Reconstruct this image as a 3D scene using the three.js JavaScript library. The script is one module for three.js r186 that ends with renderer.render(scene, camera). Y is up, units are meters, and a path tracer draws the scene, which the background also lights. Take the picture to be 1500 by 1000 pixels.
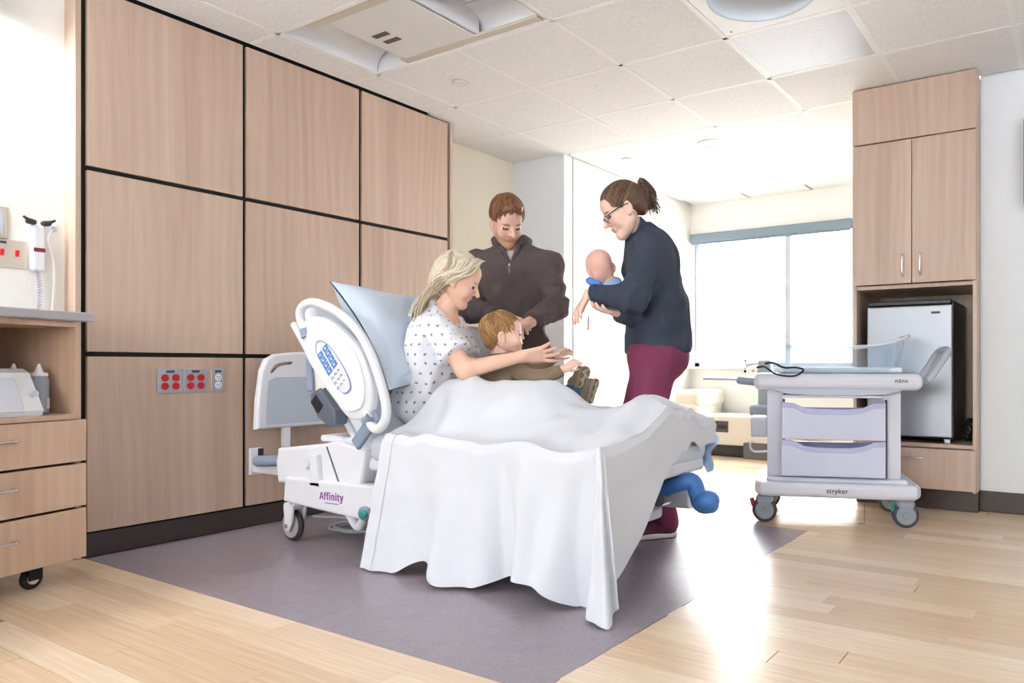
import * as THREE from 'three';
import { RoundedBoxGeometry } from 'three/addons/geometries/RoundedBoxGeometry.js';
import { mergeGeometries } from 'three/addons/utils/BufferGeometryUtils.js';
import { ImprovedNoise } from 'three/addons/math/ImprovedNoise.js';
import { FontLoader } from 'three/addons/loaders/FontLoader.js';
import { TextGeometry } from 'three/addons/geometries/TextGeometry.js';
import { RectAreaLightUniformsLib } from 'three/addons/lights/RectAreaLightUniformsLib.js';

// ---------------------------------------------------------------- camera, sky, light, exposure
const scene = new THREE.Scene();
const camera = new THREE.PerspectiveCamera(49.39, 1.5, 0.05, 200);
camera.position.set(0, 0.81, 0);
camera.rotation.y = THREE.MathUtils.degToRad(32.23);
camera.setViewOffset(1500, 1000, -151.8, -36.4, 1500, 1000);
scene.add(camera);
const renderer = new THREE.WebGLRenderer({ antialias: true });
renderer.toneMapping = THREE.LinearToneMapping;
renderer.toneMappingExposure = 1.38;
renderer.shadowMap.enabled = true;
RectAreaLightUniformsLib.init();
scene.background = new THREE.Color(0.95, 0.98, 1.0);
scene.backgroundIntensity = 16;                       // bright hazy daylight
function areaLight(name, w, h, pos, target, intensity, color = 0xffffff) {
  const l = new THREE.RectAreaLight(color, intensity, w, h);
  l.name = name; l.position.set(...pos); l.lookAt(...target); scene.add(l); return l;
}
const sun = new THREE.DirectionalLight(0xfff4e2, 3.0);      // low hazy sun through the far window
sun.name = 'sun'; sun.position.set(-4.6, 6.5, -16); sun.target.position.set(-1.6, 0, -4.2);
sun.castShadow = true; sun.shadow.radius = 6; sun.shadow.mapSize.set(2048, 2048);
Object.assign(sun.shadow.camera, { left: -6, right: 6, top: 6, bottom: -6, near: 0.5, far: 40 });
scene.add(sun, sun.target);

// ---------------------------------------------------------------- helpers
const R = (s) => { let a = s >>> 0; return () => { a = (a + 0x6d2b79f5) | 0; let t = Math.imul(a ^ (a >>> 15), 1 | a); t = (t + Math.imul(t ^ (t >>> 7), 61 | t)) ^ t; return ((t ^ (t >>> 14)) >>> 0) / 4294967296; }; };
const PN = new ImprovedNoise();
const noise = (x, y, z) => PN.noise(x, y, z);
const V = (x, y, z) => new THREE.Vector3(x, y, z);
const used = {};
function numbered(n) { const k = used[n] = (used[n] ?? -1) + 1; return k ? n + '_' + String(k).padStart(3, '0') : n; }
function M(color, roughness = 0.6, o = {}) { return new THREE.MeshPhysicalMaterial({ color, roughness, ...o }); }
function add(parent, name, geo, mat, pos, rot) {
  const m = new THREE.Mesh(geo, mat); m.name = parent === scene ? numbered(name) : name;
  if (pos) m.position.set(...pos); if (rot) m.rotation.set(...rot);
  m.castShadow = m.receiveShadow = true; parent.add(m); return m;
}
function tag(o, label, category, group, kind) {
  if (label) o.userData.label = label; if (category) o.userData.category = category;
  if (group) o.userData.group = group; if (kind) o.userData.kind = kind; return o;
}
function thing(name, label, category, pos = [0, 0, 0], turn = 0, group) {
  const g = new THREE.Group(); g.name = numbered(name); g.position.set(...pos); g.rotation.y = turn; scene.add(g);
  return tag(g, label, category, group);
}
function structure(name, geo, mat, pos, rot) { return tag(add(scene, name, geo, mat, pos, rot), null, null, null, 'structure'); }
function structGroup(name, pos = [0, 0, 0]) { const g = new THREE.Group(); g.name = numbered(name); g.position.set(...pos); scene.add(g); g.userData.kind = 'structure'; return g; }
const box = (w, h, d) => new THREE.BoxGeometry(w, h, d);
const rbox = (w, h, d, r = 0.006, s = 2) => new RoundedBoxGeometry(w, h, d, s, Math.min(r, w / 2.02, h / 2.02, d / 2.02));
const cyl = (r, h, r2 = r, n = 28) => new THREE.CylinderGeometry(r2, r, h, n);
const moved = (g, x, y, z, rx = 0, ry = 0, rz = 0) => { if (rx || ry || rz) g.applyMatrix4(new THREE.Matrix4().makeRotationFromEuler(new THREE.Euler(rx, ry, rz))); return g.translate(x, y, z); };
function merge(list) {
  return mergeGeometries(list.map((g) => { const n = g.index ? g.toNonIndexed() : g; for (const k of Object.keys(n.attributes)) if (!['position', 'normal', 'uv'].includes(k)) n.deleteAttribute(k); return n; }));
}
function tubeG(pts, r, n = 40, radial = 10, closed = false) { return new THREE.TubeGeometry(new THREE.CatmullRomCurve3(pts.map((p) => V(...p)), closed, 'centripetal'), n, r, radial, closed); }
// capped tube: rounded ends
function rod(pts, r, n = 32, radial = 12) {
  const a = V(...pts[0]), b = V(...pts[pts.length - 1]);
  return merge([tubeG(pts, r, n, radial), moved(new THREE.SphereGeometry(r, 12, 8), a.x, a.y, a.z), moved(new THREE.SphereGeometry(r, 12, 8), b.x, b.y, b.z)]);
}
function shapeOf(pts, smooth = false) {
  const s = new THREE.Shape();
  if (smooth) { const c = new THREE.CatmullRomCurve3(pts.map((p) => V(p[0], p[1], 0)), true, 'centripetal'); s.setFromPoints(c.getPoints(pts.length * 6).map((p) => new THREE.Vector2(p.x, p.y))); }
  else s.setFromPoints(pts.map((p) => new THREE.Vector2(p[0], p[1])));
  return s;
}
function extr(shape, depth, bevel = 0.004, seg = 2) {
  return new THREE.ExtrudeGeometry(shape, { depth: Math.max(depth - 2 * bevel, 0.0005), bevelEnabled: bevel > 0, bevelThickness: bevel, bevelSize: bevel, bevelOffset: -bevel, bevelSegments: seg, curveSegments: 16 }).translate(0, 0, bevel);
}
// uv in metres by the way each face points in the object's own frame
function metreUV(g0, ou = 0, ov = 0, turn = false) {
  const g = g0.index ? g0.toNonIndexed() : g0, p = g.attributes.position, uv = new Float32Array(p.count * 2);
  const a = V(0, 0, 0), b = V(0, 0, 0), c = V(0, 0, 0), n = V(0, 0, 0);
  for (let i = 0; i < p.count; i += 3) {
    a.fromBufferAttribute(p, i); b.fromBufferAttribute(p, i + 1); c.fromBufferAttribute(p, i + 2);
    n.copy(b).sub(a).cross(c.clone().sub(a));
    const ax = Math.abs(n.x), ay = Math.abs(n.y), az = Math.abs(n.z);
    [a, b, c].forEach((q, k) => {
      let s, t; if (ay >= ax && ay >= az) { s = q.x; t = q.z; } else if (ax >= az) { s = q.z; t = q.y; } else { s = q.x; t = q.y; }
      if (turn) [s, t] = [t, s];
      uv[(i + k) * 2] = s + ou; uv[(i + k) * 2 + 1] = t + ov;
    });
  }
  g.setAttribute('uv', new THREE.BufferAttribute(uv, 2)); return g;
}
function dataTex(w, h, f, srgb = true, rx = 1, ry = 1) {
  const d = new Uint8Array(w * h * 4);
  for (let y = 0; y < h; y++) for (let x = 0; x < w; x++) { const c = f(x / w, y / h, x, y); const i = (y * w + x) * 4; d[i] = c[0]; d[i + 1] = c[1]; d[i + 2] = c[2]; d[i + 3] = 255; }
  const t = new THREE.DataTexture(d, w, h); t.magFilter = THREE.LinearFilter; t.minFilter = THREE.LinearMipmapLinearFilter; t.generateMipmaps = true;
  t.wrapS = t.wrapT = THREE.RepeatWrapping; t.repeat.set(rx, ry); if (srgb) t.colorSpace = THREE.SRGBColorSpace; t.needsUpdate = true; return t;
}
const cl = (v) => Math.max(0, Math.min(255, v));
const loopN = (u, v, fu, fv, z) => { // noise that tiles in u and v
  const a = u * Math.PI * 2, b = v * Math.PI * 2, ra = fu / 6.283, rb = fv / 6.283;
  return noise(Math.cos(a) * ra + 11 + z, Math.sin(a) * ra + Math.cos(b) * rb * 1.3, Math.sin(b) * rb + z * 1.7);
};
// vertical-grain laminate; tile 1.2 m wide, 2.4 m tall
function woodTex(base, amp, seed) {
  return dataTex(512, 512, (u, v) => {
    const warp = 0.012 * loopN(u, v, 5, 3, seed + 3);
    const w = u + warp;
    const broad = loopN(w, v, 9, 1.2, seed), mid = loopN(w, v, 34, 2.2, seed + 7), fine = loopN(w, v, 150, 5, seed + 13), pore = loopN(w, v, 260, 12, seed + 21);
    const cath = Math.sin((w * 22 + 1.8 * loopN(u, v, 3, 2.4, seed + 31)) * 6.283) * 0.22;
    const k = broad * 1.0 + mid * 0.7 + fine * 0.5 + Math.min(0, pore) * 0.45 + cath;
    return [cl(base[0] + k * amp), cl(base[1] + k * amp * 1.06), cl(base[2] + k * amp * 1.08)];
  }, true, 1 / 1.2, 1 / 2.4);
}
const woodMap = woodTex([205, 178, 157], 11, 5);
const WOOD = M(0xf4f4f6, 0.42, { map: woodMap, clearcoat: 0.15, clearcoatRoughness: 0.4 });
const WOOD2 = M(0xf3ece4, 0.45, { map: woodMap });
const BLACK = M(0x15120f, 0.7), DARK = M(0x2e2622, 0.65);
const WHITEP = M(0xeceef2, 0.35), GREYP = M(0x8d99ad, 0.4), LGREY = M(0xc9cedb, 0.4), CHROME = M(0xd8d8da, 0.22, { metalness: 1 }), STEEL = M(0xb9babd, 0.34, { metalness: 1 });
const WALLW = M(0xf6f4ee, 0.85), WALLG = M(0xeceff2, 0.85), RUBBER = M(0x17181a, 0.6);
const FONT = await new FontLoader().loadAsync('fonts/droid/droid_sans_bold.typeface.json');
const FONTR = await new FontLoader().loadAsync('fonts/droid/droid_sans_regular.typeface.json');
function textG(s, size, depth = 0.0012, font = FONT) { const g = new TextGeometry(s, { font, size, depth, curveSegments: 4, bevelEnabled: false }); g.computeBoundingBox(); const b = g.boundingBox; return g.translate(-(b.min.x + b.max.x) / 2, 0, 0); }

// ---------------------------------------------------------------- the room
const CEIL = 2.43, WH = 2.62;      // ceiling plane; walls run on up to the slab
// floor: planks run across the room (along x), grey vinyl inlay under the bed
const planks = structGroup('floor');
add(planks, 'subfloor', box(9, 0.1, 12), M(0x8a7a68, 0.9), [-0.5, -0.056, -2.2]);
{
  const rnd = R(42), W = 0.0976, z0 = -1.4525, mats = [];
  for (let k = 0; k < 6; k++) {
    const tone = [[226, 200, 168], [219, 191, 158], [231, 207, 178], [213, 184, 150], [223, 196, 166], [233, 211, 184]][k];
    const tex = dataTex(256, 128, (u, v) => {
      const n = loopN(u, v, 4, 9, k * 5 + 2) * 9 + loopN(u, v, 9, 46, k * 7) * 8 + loopN(u, v, 20, 90, k * 3 + 1) * 5 + Math.sin((v * 5 + 1.6 * loopN(u, v, 3, 3, k)) * 6.283) * 3.5;
      return [cl(tone[0] + n), cl(tone[1] + n * 1.05), cl(tone[2] + n * 1.1)];
    }, true, 1 / 1.3, 1 / 0.0976);
    mats.push(M(0xffffff, 0.3, { map: tex, clearcoat: 0.25, clearcoatRoughness: 0.22 }));
  }
  const geos = {};
  const plank = (xa, xb, zc) => {
    const L = Math.round((xb - xa) * 100) / 100; if (L < 0.02) return;
    const g = geos[L] ??= metreUV(box(L - 0.0012, 0.006, W - 0.0012));
    add(planks, 'plank', g, mats[Math.floor(rnd() * 6)], [(xa + xb) / 2, -0.003, zc]);
  };
  for (let r = -12; r < 55; r++) {
    const zc = z0 - (r + 0.5) * W;
    let xa = -3.55, xb = 1.25;
    if (r >= 0 && r < 22) xa = -1.148;
    if (zc < -4.65) { xa = -3.40; xb = -1.1; } else if (r > 21 && zc < -4.0) xb = 0.6;
    if (zc > -1.0) { xa = -2.9; xb = 0.3; } else if (zc > -1.45) xa = -3.66;
    let x = xa - rnd() * 0.8;
    while (x < xb) { const L = 0.85 + Math.floor(rnd() * 4) * 0.12; const a = Math.max(x, xa), b = Math.min(x + L, xb); if (b - a > 0.02) plank(a, b, zc); x += L; }
  }
  const speck = dataTex(256, 256, (u, v, x, y) => {
    const a = loopN(u, v, 60, 60, 4) * 10 + loopN(u, v, 140, 140, 9) * 16 + loopN(u, v, 9, 9, 2) * 4;
    return [cl(143 + a), cl(133 + a), cl(141 + a)];
  }, true, 1 / 0.5, 1 / 0.5);
  add(planks, 'vinyl_inlay', metreUV(box(2.41, 0.006, 22 * W - 0.002)), M(0xffffff, 0.36, { map: speck, clearcoat: 0.2, clearcoatRoughness: 0.25 }), [-1.149 - 1.205, -0.003, z0 - 11 * W]).userData.label = 'mottled grey-mauve vinyl inlay under the bed';
}
// walls
structure('wall_left', box(0.1, WH, 4.2), WALLW, [-3.71, WH / 2, 0.68]);
structure('wall_left', box(0.1, WH, 1.2), M(0xf3eddc, 0.85), [-3.912, WH / 2, -4.1]);
structure('wall_back', box(0.56, WH, 0.12), WALLG, [-3.64, WH / 2, -4.65]);
structure('wall_alcove', box(0.1, WH, 2.2), WALLW, [-3.41, WH / 2, -5.8]);
structure('wall_right', box(3.0, WH, 0.12), WALLG, [1.01, WH / 2, -4.68]);
structure('wall_alcove', box(0.1, WH, 1.75), WALLW, [-1.10, WH / 2, -5.95]);
structure('wall_side', box(0.1, WH, 7.6), WALLW, [2.3, WH / 2, -1.0]);
{ // rear wall behind the photographer, with a window of its own
  const g = structGroup('wall_rear', [-0.7, 0, 2.75]);
  add(g, 'wall_panel', box(6.2, 0.9, 0.1), WALLW, [0, 0.45, 0]); add(g, 'wall_panel', box(6.2, WH - 2.0, 0.1), WALLW, [0, (WH + 2.0) / 2, 0]);
  add(g, 'wall_panel', box(2.2, 1.1, 0.1), WALLW, [-2.0, 1.45, 0]); add(g, 'wall_panel', box(2.2, 1.1, 0.1), WALLW, [2.0, 1.45, 0]);
  const w = structGroup('window_2', [-0.7, 1.45, 2.75]);
  add(w, 'pane', box(1.8, 1.1, 0.006), M(0xffffff, 0, { transmission: 1, thickness: 0, ior: 1.45 })); add(w, 'mullion', box(0.06, 1.1, 0.06), M(0xd0d2d6, 0.5));
}
structure('baseboard_right', rbox(2.5, 0.115, 0.014, 0.005), M(0x4d423d, 0.5), [0.757, 0.0575, -4.613]);
structure('baseboard_back', rbox(0.46, 0.1, 0.012, 0.004), M(0x4d423d, 0.5), [-3.63, 0.05, -4.584]);
// window wall with its opening
{
  const x0 = -3.33, x1 = -1.72, y0 = 0.80, y1 = 2.13, Z = -6.82;
  const w = structGroup('wall_window');
  add(w, 'wall_panel', box(0.24, WH, 0.14), WALLW, [x0 - 0.12, WH / 2, Z]);
  add(w, 'wall_panel', box(0.75, WH, 0.14), WALLW, [x1 + 0.375, WH / 2, Z]);
  add(w, 'wall_panel', box(x1 - x0, y0, 0.14), WALLW, [(x0 + x1) / 2, y0 / 2, Z]);
  add(w, 'wall_panel', box(x1 - x0, WH - y1, 0.14), WALLW, [(x0 + x1) / 2, (WH + y1) / 2, Z]);
  const win = structGroup('window_1', [0, 0, Z]);
  const fm = M(0xb9bcc2, 0.45, { metalness: 0.3 });
  const f = 0.045;
  add(win, 'frame', merge([moved(box(x1 - x0, f, 0.06), (x0 + x1) / 2, y0 + f / 2, 0), moved(box(x1 - x0, f, 0.06), (x0 + x1) / 2, y1 - f / 2, 0), moved(box(f, y1 - y0, 0.06), x0 + f / 2, (y0 + y1) / 2, 0), moved(box(f, y1 - y0, 0.06), x1 - f / 2, (y0 + y1) / 2, 0)]), fm);
  add(win, 'mullion', rbox(0.055, y1 - y0, 0.07, 0.004), fm, [-2.36, (y0 + y1) / 2, 0.002]);
  const glass = M(0xffffff, 0.0, { transmission: 1, thickness: 0, ior: 1.45 });
  add(win, 'pane', box(-2.36 - x0, y1 - y0 - 0.05, 0.006), glass, [(x0 - 2.36) / 2, (y0 + y1) / 2, 0]);
  add(win, 'pane', box(x1 + 2.36, y1 - y0 - 0.05, 0.006), glass, [(x1 - 2.36) / 2, (y0 + y1) / 2, 0]);
  add(win, 'sill', rbox(x1 - x0 + 0.06, 0.022, 0.12, 0.006), M(0xe8e8e8, 0.4), [(x0 + x1) / 2, y0 - 0.005, 0.09]);
  const bl = thing('roller_blind', 'grey-blue fabric roller blind rolled up above the window', 'blind', [-2.54, 2.045, Z + 0.1]);
  const bm = M(0x7c8c97, 0.9);
  add(bl, 'cassette', rbox(1.59, 0.085, 0.07, 0.008), bm, [0, 0.04, 0]);
  add(bl, 'hem_bar', rbox(1.57, 0.022, 0.012, 0.004), bm, [0, -0.012, 0.015]);
}
// ceiling: lay-in tiles in a white grid
const XS = [], ZS = [];
for (let i = -1; i < 9; i++) XS.push(-3.325 + i * 0.6085);
for (let i = -4; i < 8; i++) ZS.push(-2.79 + -i * 0.6063);
const ceil = structGroup('ceiling', [0, CEIL, 0]);
add(ceil, 'slab', box(6.2, 0.1, 10), M(0xd8d8d8, 0.9), [-0.8, 0.24, -2.0]);
const TILE = M(0xfbfbfb, 0.92, { map: dataTex(256, 256, (u, v) => { const a = loopN(u, v, 90, 90, 3) * 9 + loopN(u, v, 40, 40, 6) * 5 - (loopN(u, v, 130, 130, 8) > 0.42 ? 18 : 0); return [cl(246 + a), cl(246 + a), cl(246 + a)]; }, true, 1 / 0.6, 1 / 0.6) });
const GRID = M(0xf7f7f6, 0.5);
const skip = (i, j) => (i === 3 && (j === 1 || j === 2)) || (i === 4 && j === 4) || (i === 5 && j === 4);   // fixtures and the grille
{
  const tg = {};
  for (let i = 0; i < ZS.length - 1; i++) for (let j = 0; j < XS.length - 1; j++) {
    if (skip(i, j)) continue;
    let xa = XS[j] + 0.012, xb = XS[j + 1] - 0.012, za = ZS[i] - 0.012, zb = ZS[i + 1] + 0.012;
    const zm = (za + zb) / 2, left = zm > -1.42 ? -3.66 : zm > -3.6 ? -3.55 : zm > -4.6 ? -3.86 : -3.36;
    xa = Math.max(xa, left); if (xb - xa < 0.03) continue;
    if (zm < -4.62) { if (xa > -1.2) continue; } else if (zb < -4.6) zb = -4.6;
    const k = [xb - xa, za - zb].map((v) => v.toFixed(3)).join();
    add(ceil, 'tile', tg[k] ??= metreUV(box(xb - xa, 0.014, za - zb)), TILE, [(xa + xb) / 2, 0.009, (za + zb) / 2]);
  }
  const bar = (xa, xb, za, zb) => add(ceil, 'grid_bar', box(xb - xa, 0.012, za - zb), GRID, [(xa + xb) / 2, 0.006, (za + zb) / 2]);
  XS.forEach((x, k) => { if (x < -3.6) return; const w = 0.012; if (k === 2) { bar(x - w, x + w, 0.9, -2.184); bar(x - w, x + w, -2.79, -6.5); } else bar(x - w, x + w, 0.9, x > -1.2 ? -4.6 : -6.5); });
  ZS.forEach((z) => bar(z < -4.6 ? -3.35 : z < -3.62 ? -3.855 : -3.545, z < -4.6 ? -1.16 : 1.6, z + 0.0119, z - 0.0119));
}
// panelled headwall
{
  const hw = structGroup('wall_headboard', [-3.561, 0, 0]);
  add(hw, 'backing', box(0.3, WH, 2.14), BLACK, [-0.175, WH / 2, -2.513]);
  const rnd = R(7), ys = [[0.108, 0.852], [0.872, 1.640], [1.660, 2.418]], zs = [[-1.462, -2.149], [-2.168, -2.853], [-2.875, -3.563]];
  for (const [ya, yb] of ys) for (const [za, zb] of zs)
    add(hw, 'panel', metreUV(rbox(0.02, yb - ya, za - zb, 0.002, 1), rnd() * 3, rnd() * 5), WOOD, [-0.01, (ya + yb) / 2, (za + zb) / 2]);
  add(hw, 'edge_board', metreUV(rbox(0.34, CEIL, 0.022, 0.002, 1), 0.4, 0.2), WOOD, [-0.17, CEIL / 2, -1.429]);
  add(hw, 'edge_board', metreUV(rbox(0.1, CEIL, 0.022, 0.002, 1), 1.4, 0.8), WOOD, [-0.05, CEIL / 2, -3.598]);
  add(hw, 'toe_kick', rbox(0.012, 0.1, 2.17, 0.003), M(0x3a302d, 0.5), [-0.014, 0.05, -2.513]);
}
// outside, seen pale through the glass
{
  const hz = M(0xcfcdc8, 0.9);
  const b = thing('distant_building', 'pale concrete building block far outside the window', 'building', [-8, -4, -36]);
  add(b, 'wall', box(26, 7.4, 8), hz); add(b, 'parapet', box(26.4, 0.4, 8.4), hz, [0, 3.8, 0]);
  structure('ground_outside', box(160, 0.1, 120), M(0xd6d8da, 0.95), [-10, -6, -72]);
}
// ---------------------------------------------------------------- ceiling fixtures
{ // large recessed examination light over the bed
  const x0 = -3.325, x1 = -2.108, z0 = -2.184, z1 = -2.79, xc = (x0 + x1) / 2, zc = (z0 + z1) / 2;
  const t = thing('recessed_ceiling_light', 'long recessed white ceiling light with flat centre plate over the bed', 'ceiling light', [xc, CEIL, zc]);
  const white = M(0xe9ebf0, 0.35), beige = M(0xcfc8bb, 0.5), hw = (x1 - x0) / 2 - 0.014, hd = (z0 - z1) / 2 - 0.014;
  add(t, 'housing', merge([moved(box(hw * 2, 0.01, hd * 2), 0, 0.125, 0), moved(box(0.006, 0.12, hd * 2), -hw, 0.063, 0), moved(box(0.006, 0.12, hd * 2), hw, 0.063, 0), moved(box(hw * 2, 0.12, 0.006), 0, 0.063, -hd), moved(box(hw * 2, 0.12, 0.006), 0, 0.063, hd)]), white);
  const cove = (w) => { const s = new THREE.Shape(); s.moveTo(0, 0); s.quadraticCurveTo(0.0, 0.1, 0.13, 0.115); s.lineTo(0.13, 0.12); s.lineTo(-0.004, 0.12); s.lineTo(-0.004, 0); return new THREE.ExtrudeGeometry(s, { depth: w, bevelEnabled: false, curveSegments: 14 }); };
  const refl = M(0xf3f4f8, 0.25);
  add(t, 'reflector', moved(cove(2 * hd - 0.02), -hw + 0.008, 0, -hd + 0.01), refl);
  add(t, 'reflector', moved(moved(cove(2 * hd - 0.02), 0, 0, -hd + 0.01), 0, 0, 0).applyMatrix4(new THREE.Matrix4().makeRotationY(Math.PI)).translate(hw - 0.008, 0, 0), refl);
  add(t, 'reflector', moved(cove(0.5), 0, 0, 0, 0, -Math.PI / 2, 0).translate(hw - 0.03, 0, -hd + 0.01), refl);
  add(t, 'centre_plate', rbox(0.5, 0.012, 2 * hd - 0.07, 0.003), M(0xe6e6e4, 0.5), [-0.07, 0.012, 0]);
  for (const k of [0, 1]) add(t, 'slot', box(0.1, 0.004, 0.03), M(0x5a524d, 0.6), [-0.2, 0.0045, 0.02 - k * 0.07]);
  add(t, 'trim_strip', rbox(0.98, 0.014, 0.05, 0.003), beige, [0.06, 0.01, hd - 0.03]);
  add(t, 'trim_strip', rbox(0.92, 0.014, 0.05, 0.003), beige, [0.11, 0.01, -hd + 0.03]);
  add(t, 'divider', box(0.012, 0.11, 2 * hd - 0.1), white, [0.2, 0.065, 0]);
}
{ // square panel with a round dome recess
  const x = (-1.4995 - 0.891) / 2, z = (-2.79 - 3.396) / 2;
  const t = thing('dome_ceiling_light', 'square white ceiling panel with a shallow round glass dome', 'ceiling light', [x, CEIL, z]);
  const s = new THREE.Shape(); const a = 0.29; s.moveTo(-a, -a); s.lineTo(a, -a); s.lineTo(a, a); s.lineTo(-a, a); s.closePath();
  const h = new THREE.Path(); h.absarc(0, 0, 0.235, 0, Math.PI * 2, true); s.holes.push(h);
  add(t, 'panel', moved(extr(s, 0.012, 0.001), 0, 0, 0, Math.PI / 2, 0, 0).translate(0, 0.014, 0), M(0xf5f6f8, 0.45));
  const prof = []; for (let i = 0; i <= 14; i++) { const q = i / 14 * Math.PI / 2; prof.push(new THREE.Vector2(0.232 * Math.cos(q), 0.085 * Math.sin(q))); }
  add(t, 'bowl', new THREE.LatheGeometry(prof, 40), M(0xdfe8f2, 0.3, { side: THREE.DoubleSide }));
  add(t, 'lamp_bar', rbox(0.36, 0.02, 0.1, 0.008), M(0xf2f1e8, 0.4), [0.03, 0.02, 0.02], [0, 0.4, 0]);
  add(t, 'rim', new THREE.TorusGeometry(0.235, 0.004, 8, 48), M(0xc4ccd6, 0.4), [0, 0.002, 0], [Math.PI / 2, 0, 0]);
  add(t, 'screw', cyl(0.006, 0.004), M(0x9a9a9a, 0.4), [-0.25, 0, -0.25]);
}
{ // perforated return-air grille
  const x = (-1.4995 - 0.891) / 2, z = (-3.396 - 4.003) / 2;
  const holes = dataTex(256, 256, (u, v) => { const a = ((u * 32) % 1) - 0.5, b = ((v * 32 + (Math.floor(u * 32) % 2) * 0.5) % 1) - 0.5; const d = a * a + b * b < 0.1; return d ? [150, 153, 160] : [226, 228, 232]; }, true, 1 / 0.32, 1 / 0.32);
  const t = thing('air_grille', 'perforated grey metal return-air panel in the ceiling', 'vent', [x, CEIL, z]);
  add(t, 'plate', metreUV(rbox(0.565, 0.008, 0.565, 0.002)), M(0xffffff, 0.45, { map: holes }), [0, 0.006, 0]);
  const fr = []; for (const s of [-1, 1]) { fr.push(moved(box(0.012, 0.012, 0.585), s * 0.287, 0.007, 0), moved(box(0.585, 0.012, 0.012), 0, 0.007, s * 0.287)); }
  add(t, 'frame', merge(fr), GRID);
}
for (const [x, z] of [[-3.01, -3.115], [-3.02, -4.957]]) {
  const t = thing('sprinkler_cover', x === -3.01 ? 'small round white sprinkler cover over the panelled wall end' : 'small round white sprinkler cover by the window alcove', 'sprinkler cover', [x, CEIL, z]);
  add(t, 'cap', cyl(0.04, 0.008, 0.042), M(0xebebe9, 0.5), [0, -0.006, 0]); add(t, 'ring', new THREE.TorusGeometry(0.044, 0.003, 8, 32), M(0xd0d0ce, 0.5), [0, -0.001, 0], [Math.PI / 2, 0, 0]);
}
{
  const t = thing('downlight', 'round recessed white downlight in the ceiling near the window', 'ceiling light', [-2.29, CEIL, -4.936]);
  add(t, 'trim_ring', new THREE.TorusGeometry(0.088, 0.01, 10, 40), M(0xfafafa, 0.4), [0, 0, 0], [Math.PI / 2, 0, 0]);
  add(t, 'baffle', cyl(0.082, 0.004, 0.082), M(0xd9dcdc, 0.5), [0, 0.0, 0]);
}
// lamps of the room behind the camera: indirect uplights on the side and rear walls
for (const [x, y, z, turn, lab] of [[2.17, 1.78, -2.6, -Math.PI / 2, 'long white wall uplight on the side wall toward the tall cabinet'], [2.17, 1.78, 0.2, -Math.PI / 2, 'long white wall uplight on the side wall behind the photographer'], [-2.9, 1.9, 2.62, Math.PI, 'long white wall uplight on the rear wall beside the window']]) {
  const t = thing('wall_uplight', lab, 'wall lamp', [x, y, z], turn, 'indirect uplights');     // local +z points into the room
  add(t, 'housing', moved(extr(shapeOf([[-0.11, 0], [0.02, -0.06], [0.06, -0.06], [0.07, 0.0], [0.07, 0.01], [-0.11, 0.01]]), 1.5, 0.003), 0, 0, 0, 0, Math.PI / 2, 0).translate(-0.75, 0, 0.0).rotateY(0), WHITEP);
  add(t, 'lamp_strip', box(1.4, 0.004, 0.1), M(0xffffff, 0.5, { emissive: 0xffffff, emissiveIntensity: 4 }), [0, 0.014, 0.03]);
  const l = new THREE.RectAreaLight(0xe2ecff, 104, 1.4, 0.1); l.name = 'uplight_lamp'; l.position.set(0, 0.02, 0.03); l.rotation.set(Math.PI / 2 + 0.35, 0, 0); t.add(l);
}
{
  const t = thing('wall_lamp', 'bright linear lamp on the wall above the counter', 'wall lamp', [-3.66, 2.25, -0.72]);
  add(t, 'housing', rbox(0.1, 0.07, 0.9, 0.01), WHITEP, [0.05, 0, 0]);
  add(t, 'tube', box(0.08, 0.004, 0.84), M(0xffffff, 0.5, { emissive: 0xffffff, emissiveIntensity: 5 }), [0.055, -0.037, 0]);
  areaLight('counter_light', 0.08, 0.84, [-3.605, 2.207, -0.72], [-3.66, 1.0, -0.72], 90).rotation.set(-Math.PI / 2, 0, 0);
}
// ---------------------------------------------------------------- wall plates
{
  const steel = M(0xc3c6cc, 0.35, { metalness: 0.7 }), red = M(0xd0202a, 0.4), whiteO = M(0xf0f3fa, 0.4), slotM = M(0x2a1a1a, 0.6);
  const plate = (name, label, z, w, cols, m, group) => {
    const t = thing(name, label, 'socket', [-3.561, 0.743, z], Math.PI / 2, group);   // local x -> -z, local z -> +x
    add(t, 'plate', rbox(w, 0.114, 0.006, 0.003), steel, [0, 0, 0.003]);
    for (let c = 0; c < cols; c++) {
      const cx = cols === 1 ? 0 : (c - 0.5) * 0.048;
      for (const y of [0.014, -0.024]) {
        const r = add(t, 'receptacle', moved(cyl(0.0168, 0.005), 0, 0, 0, Math.PI / 2, 0, 0), m, [cx, y, 0.007]);
        for (const [sx, sy, sw, sh] of [[-0.006, 0.003, 0.0024, 0.008], [0.006, 0.003, 0.0024, 0.007], [0, -0.007, 0.004, 0.004]]) add(r, 'slot', box(sw, sh, 0.001), slotM, [sx, sy, 0.0028]);
      }
    }
    add(t, 'label_strip', box(cols === 1 ? 0.03 : 0.036, 0.011, 0.001), M(0x3b4a66, 0.5), [0, 0.043, 0.0062]);
    return t;
  };
  plate('power_socket', 'steel plate of four red sockets farther from the bed headboard', -1.797, 0.114, 2, red);
  plate('power_socket', 'steel plate of four red sockets beside the white socket plate', -1.912, 0.112, 2, red);
  plate('power_socket', 'narrow steel plate with two white sockets on panelled wall', -2.02, 0.066, 1, whiteO);
}
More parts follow.
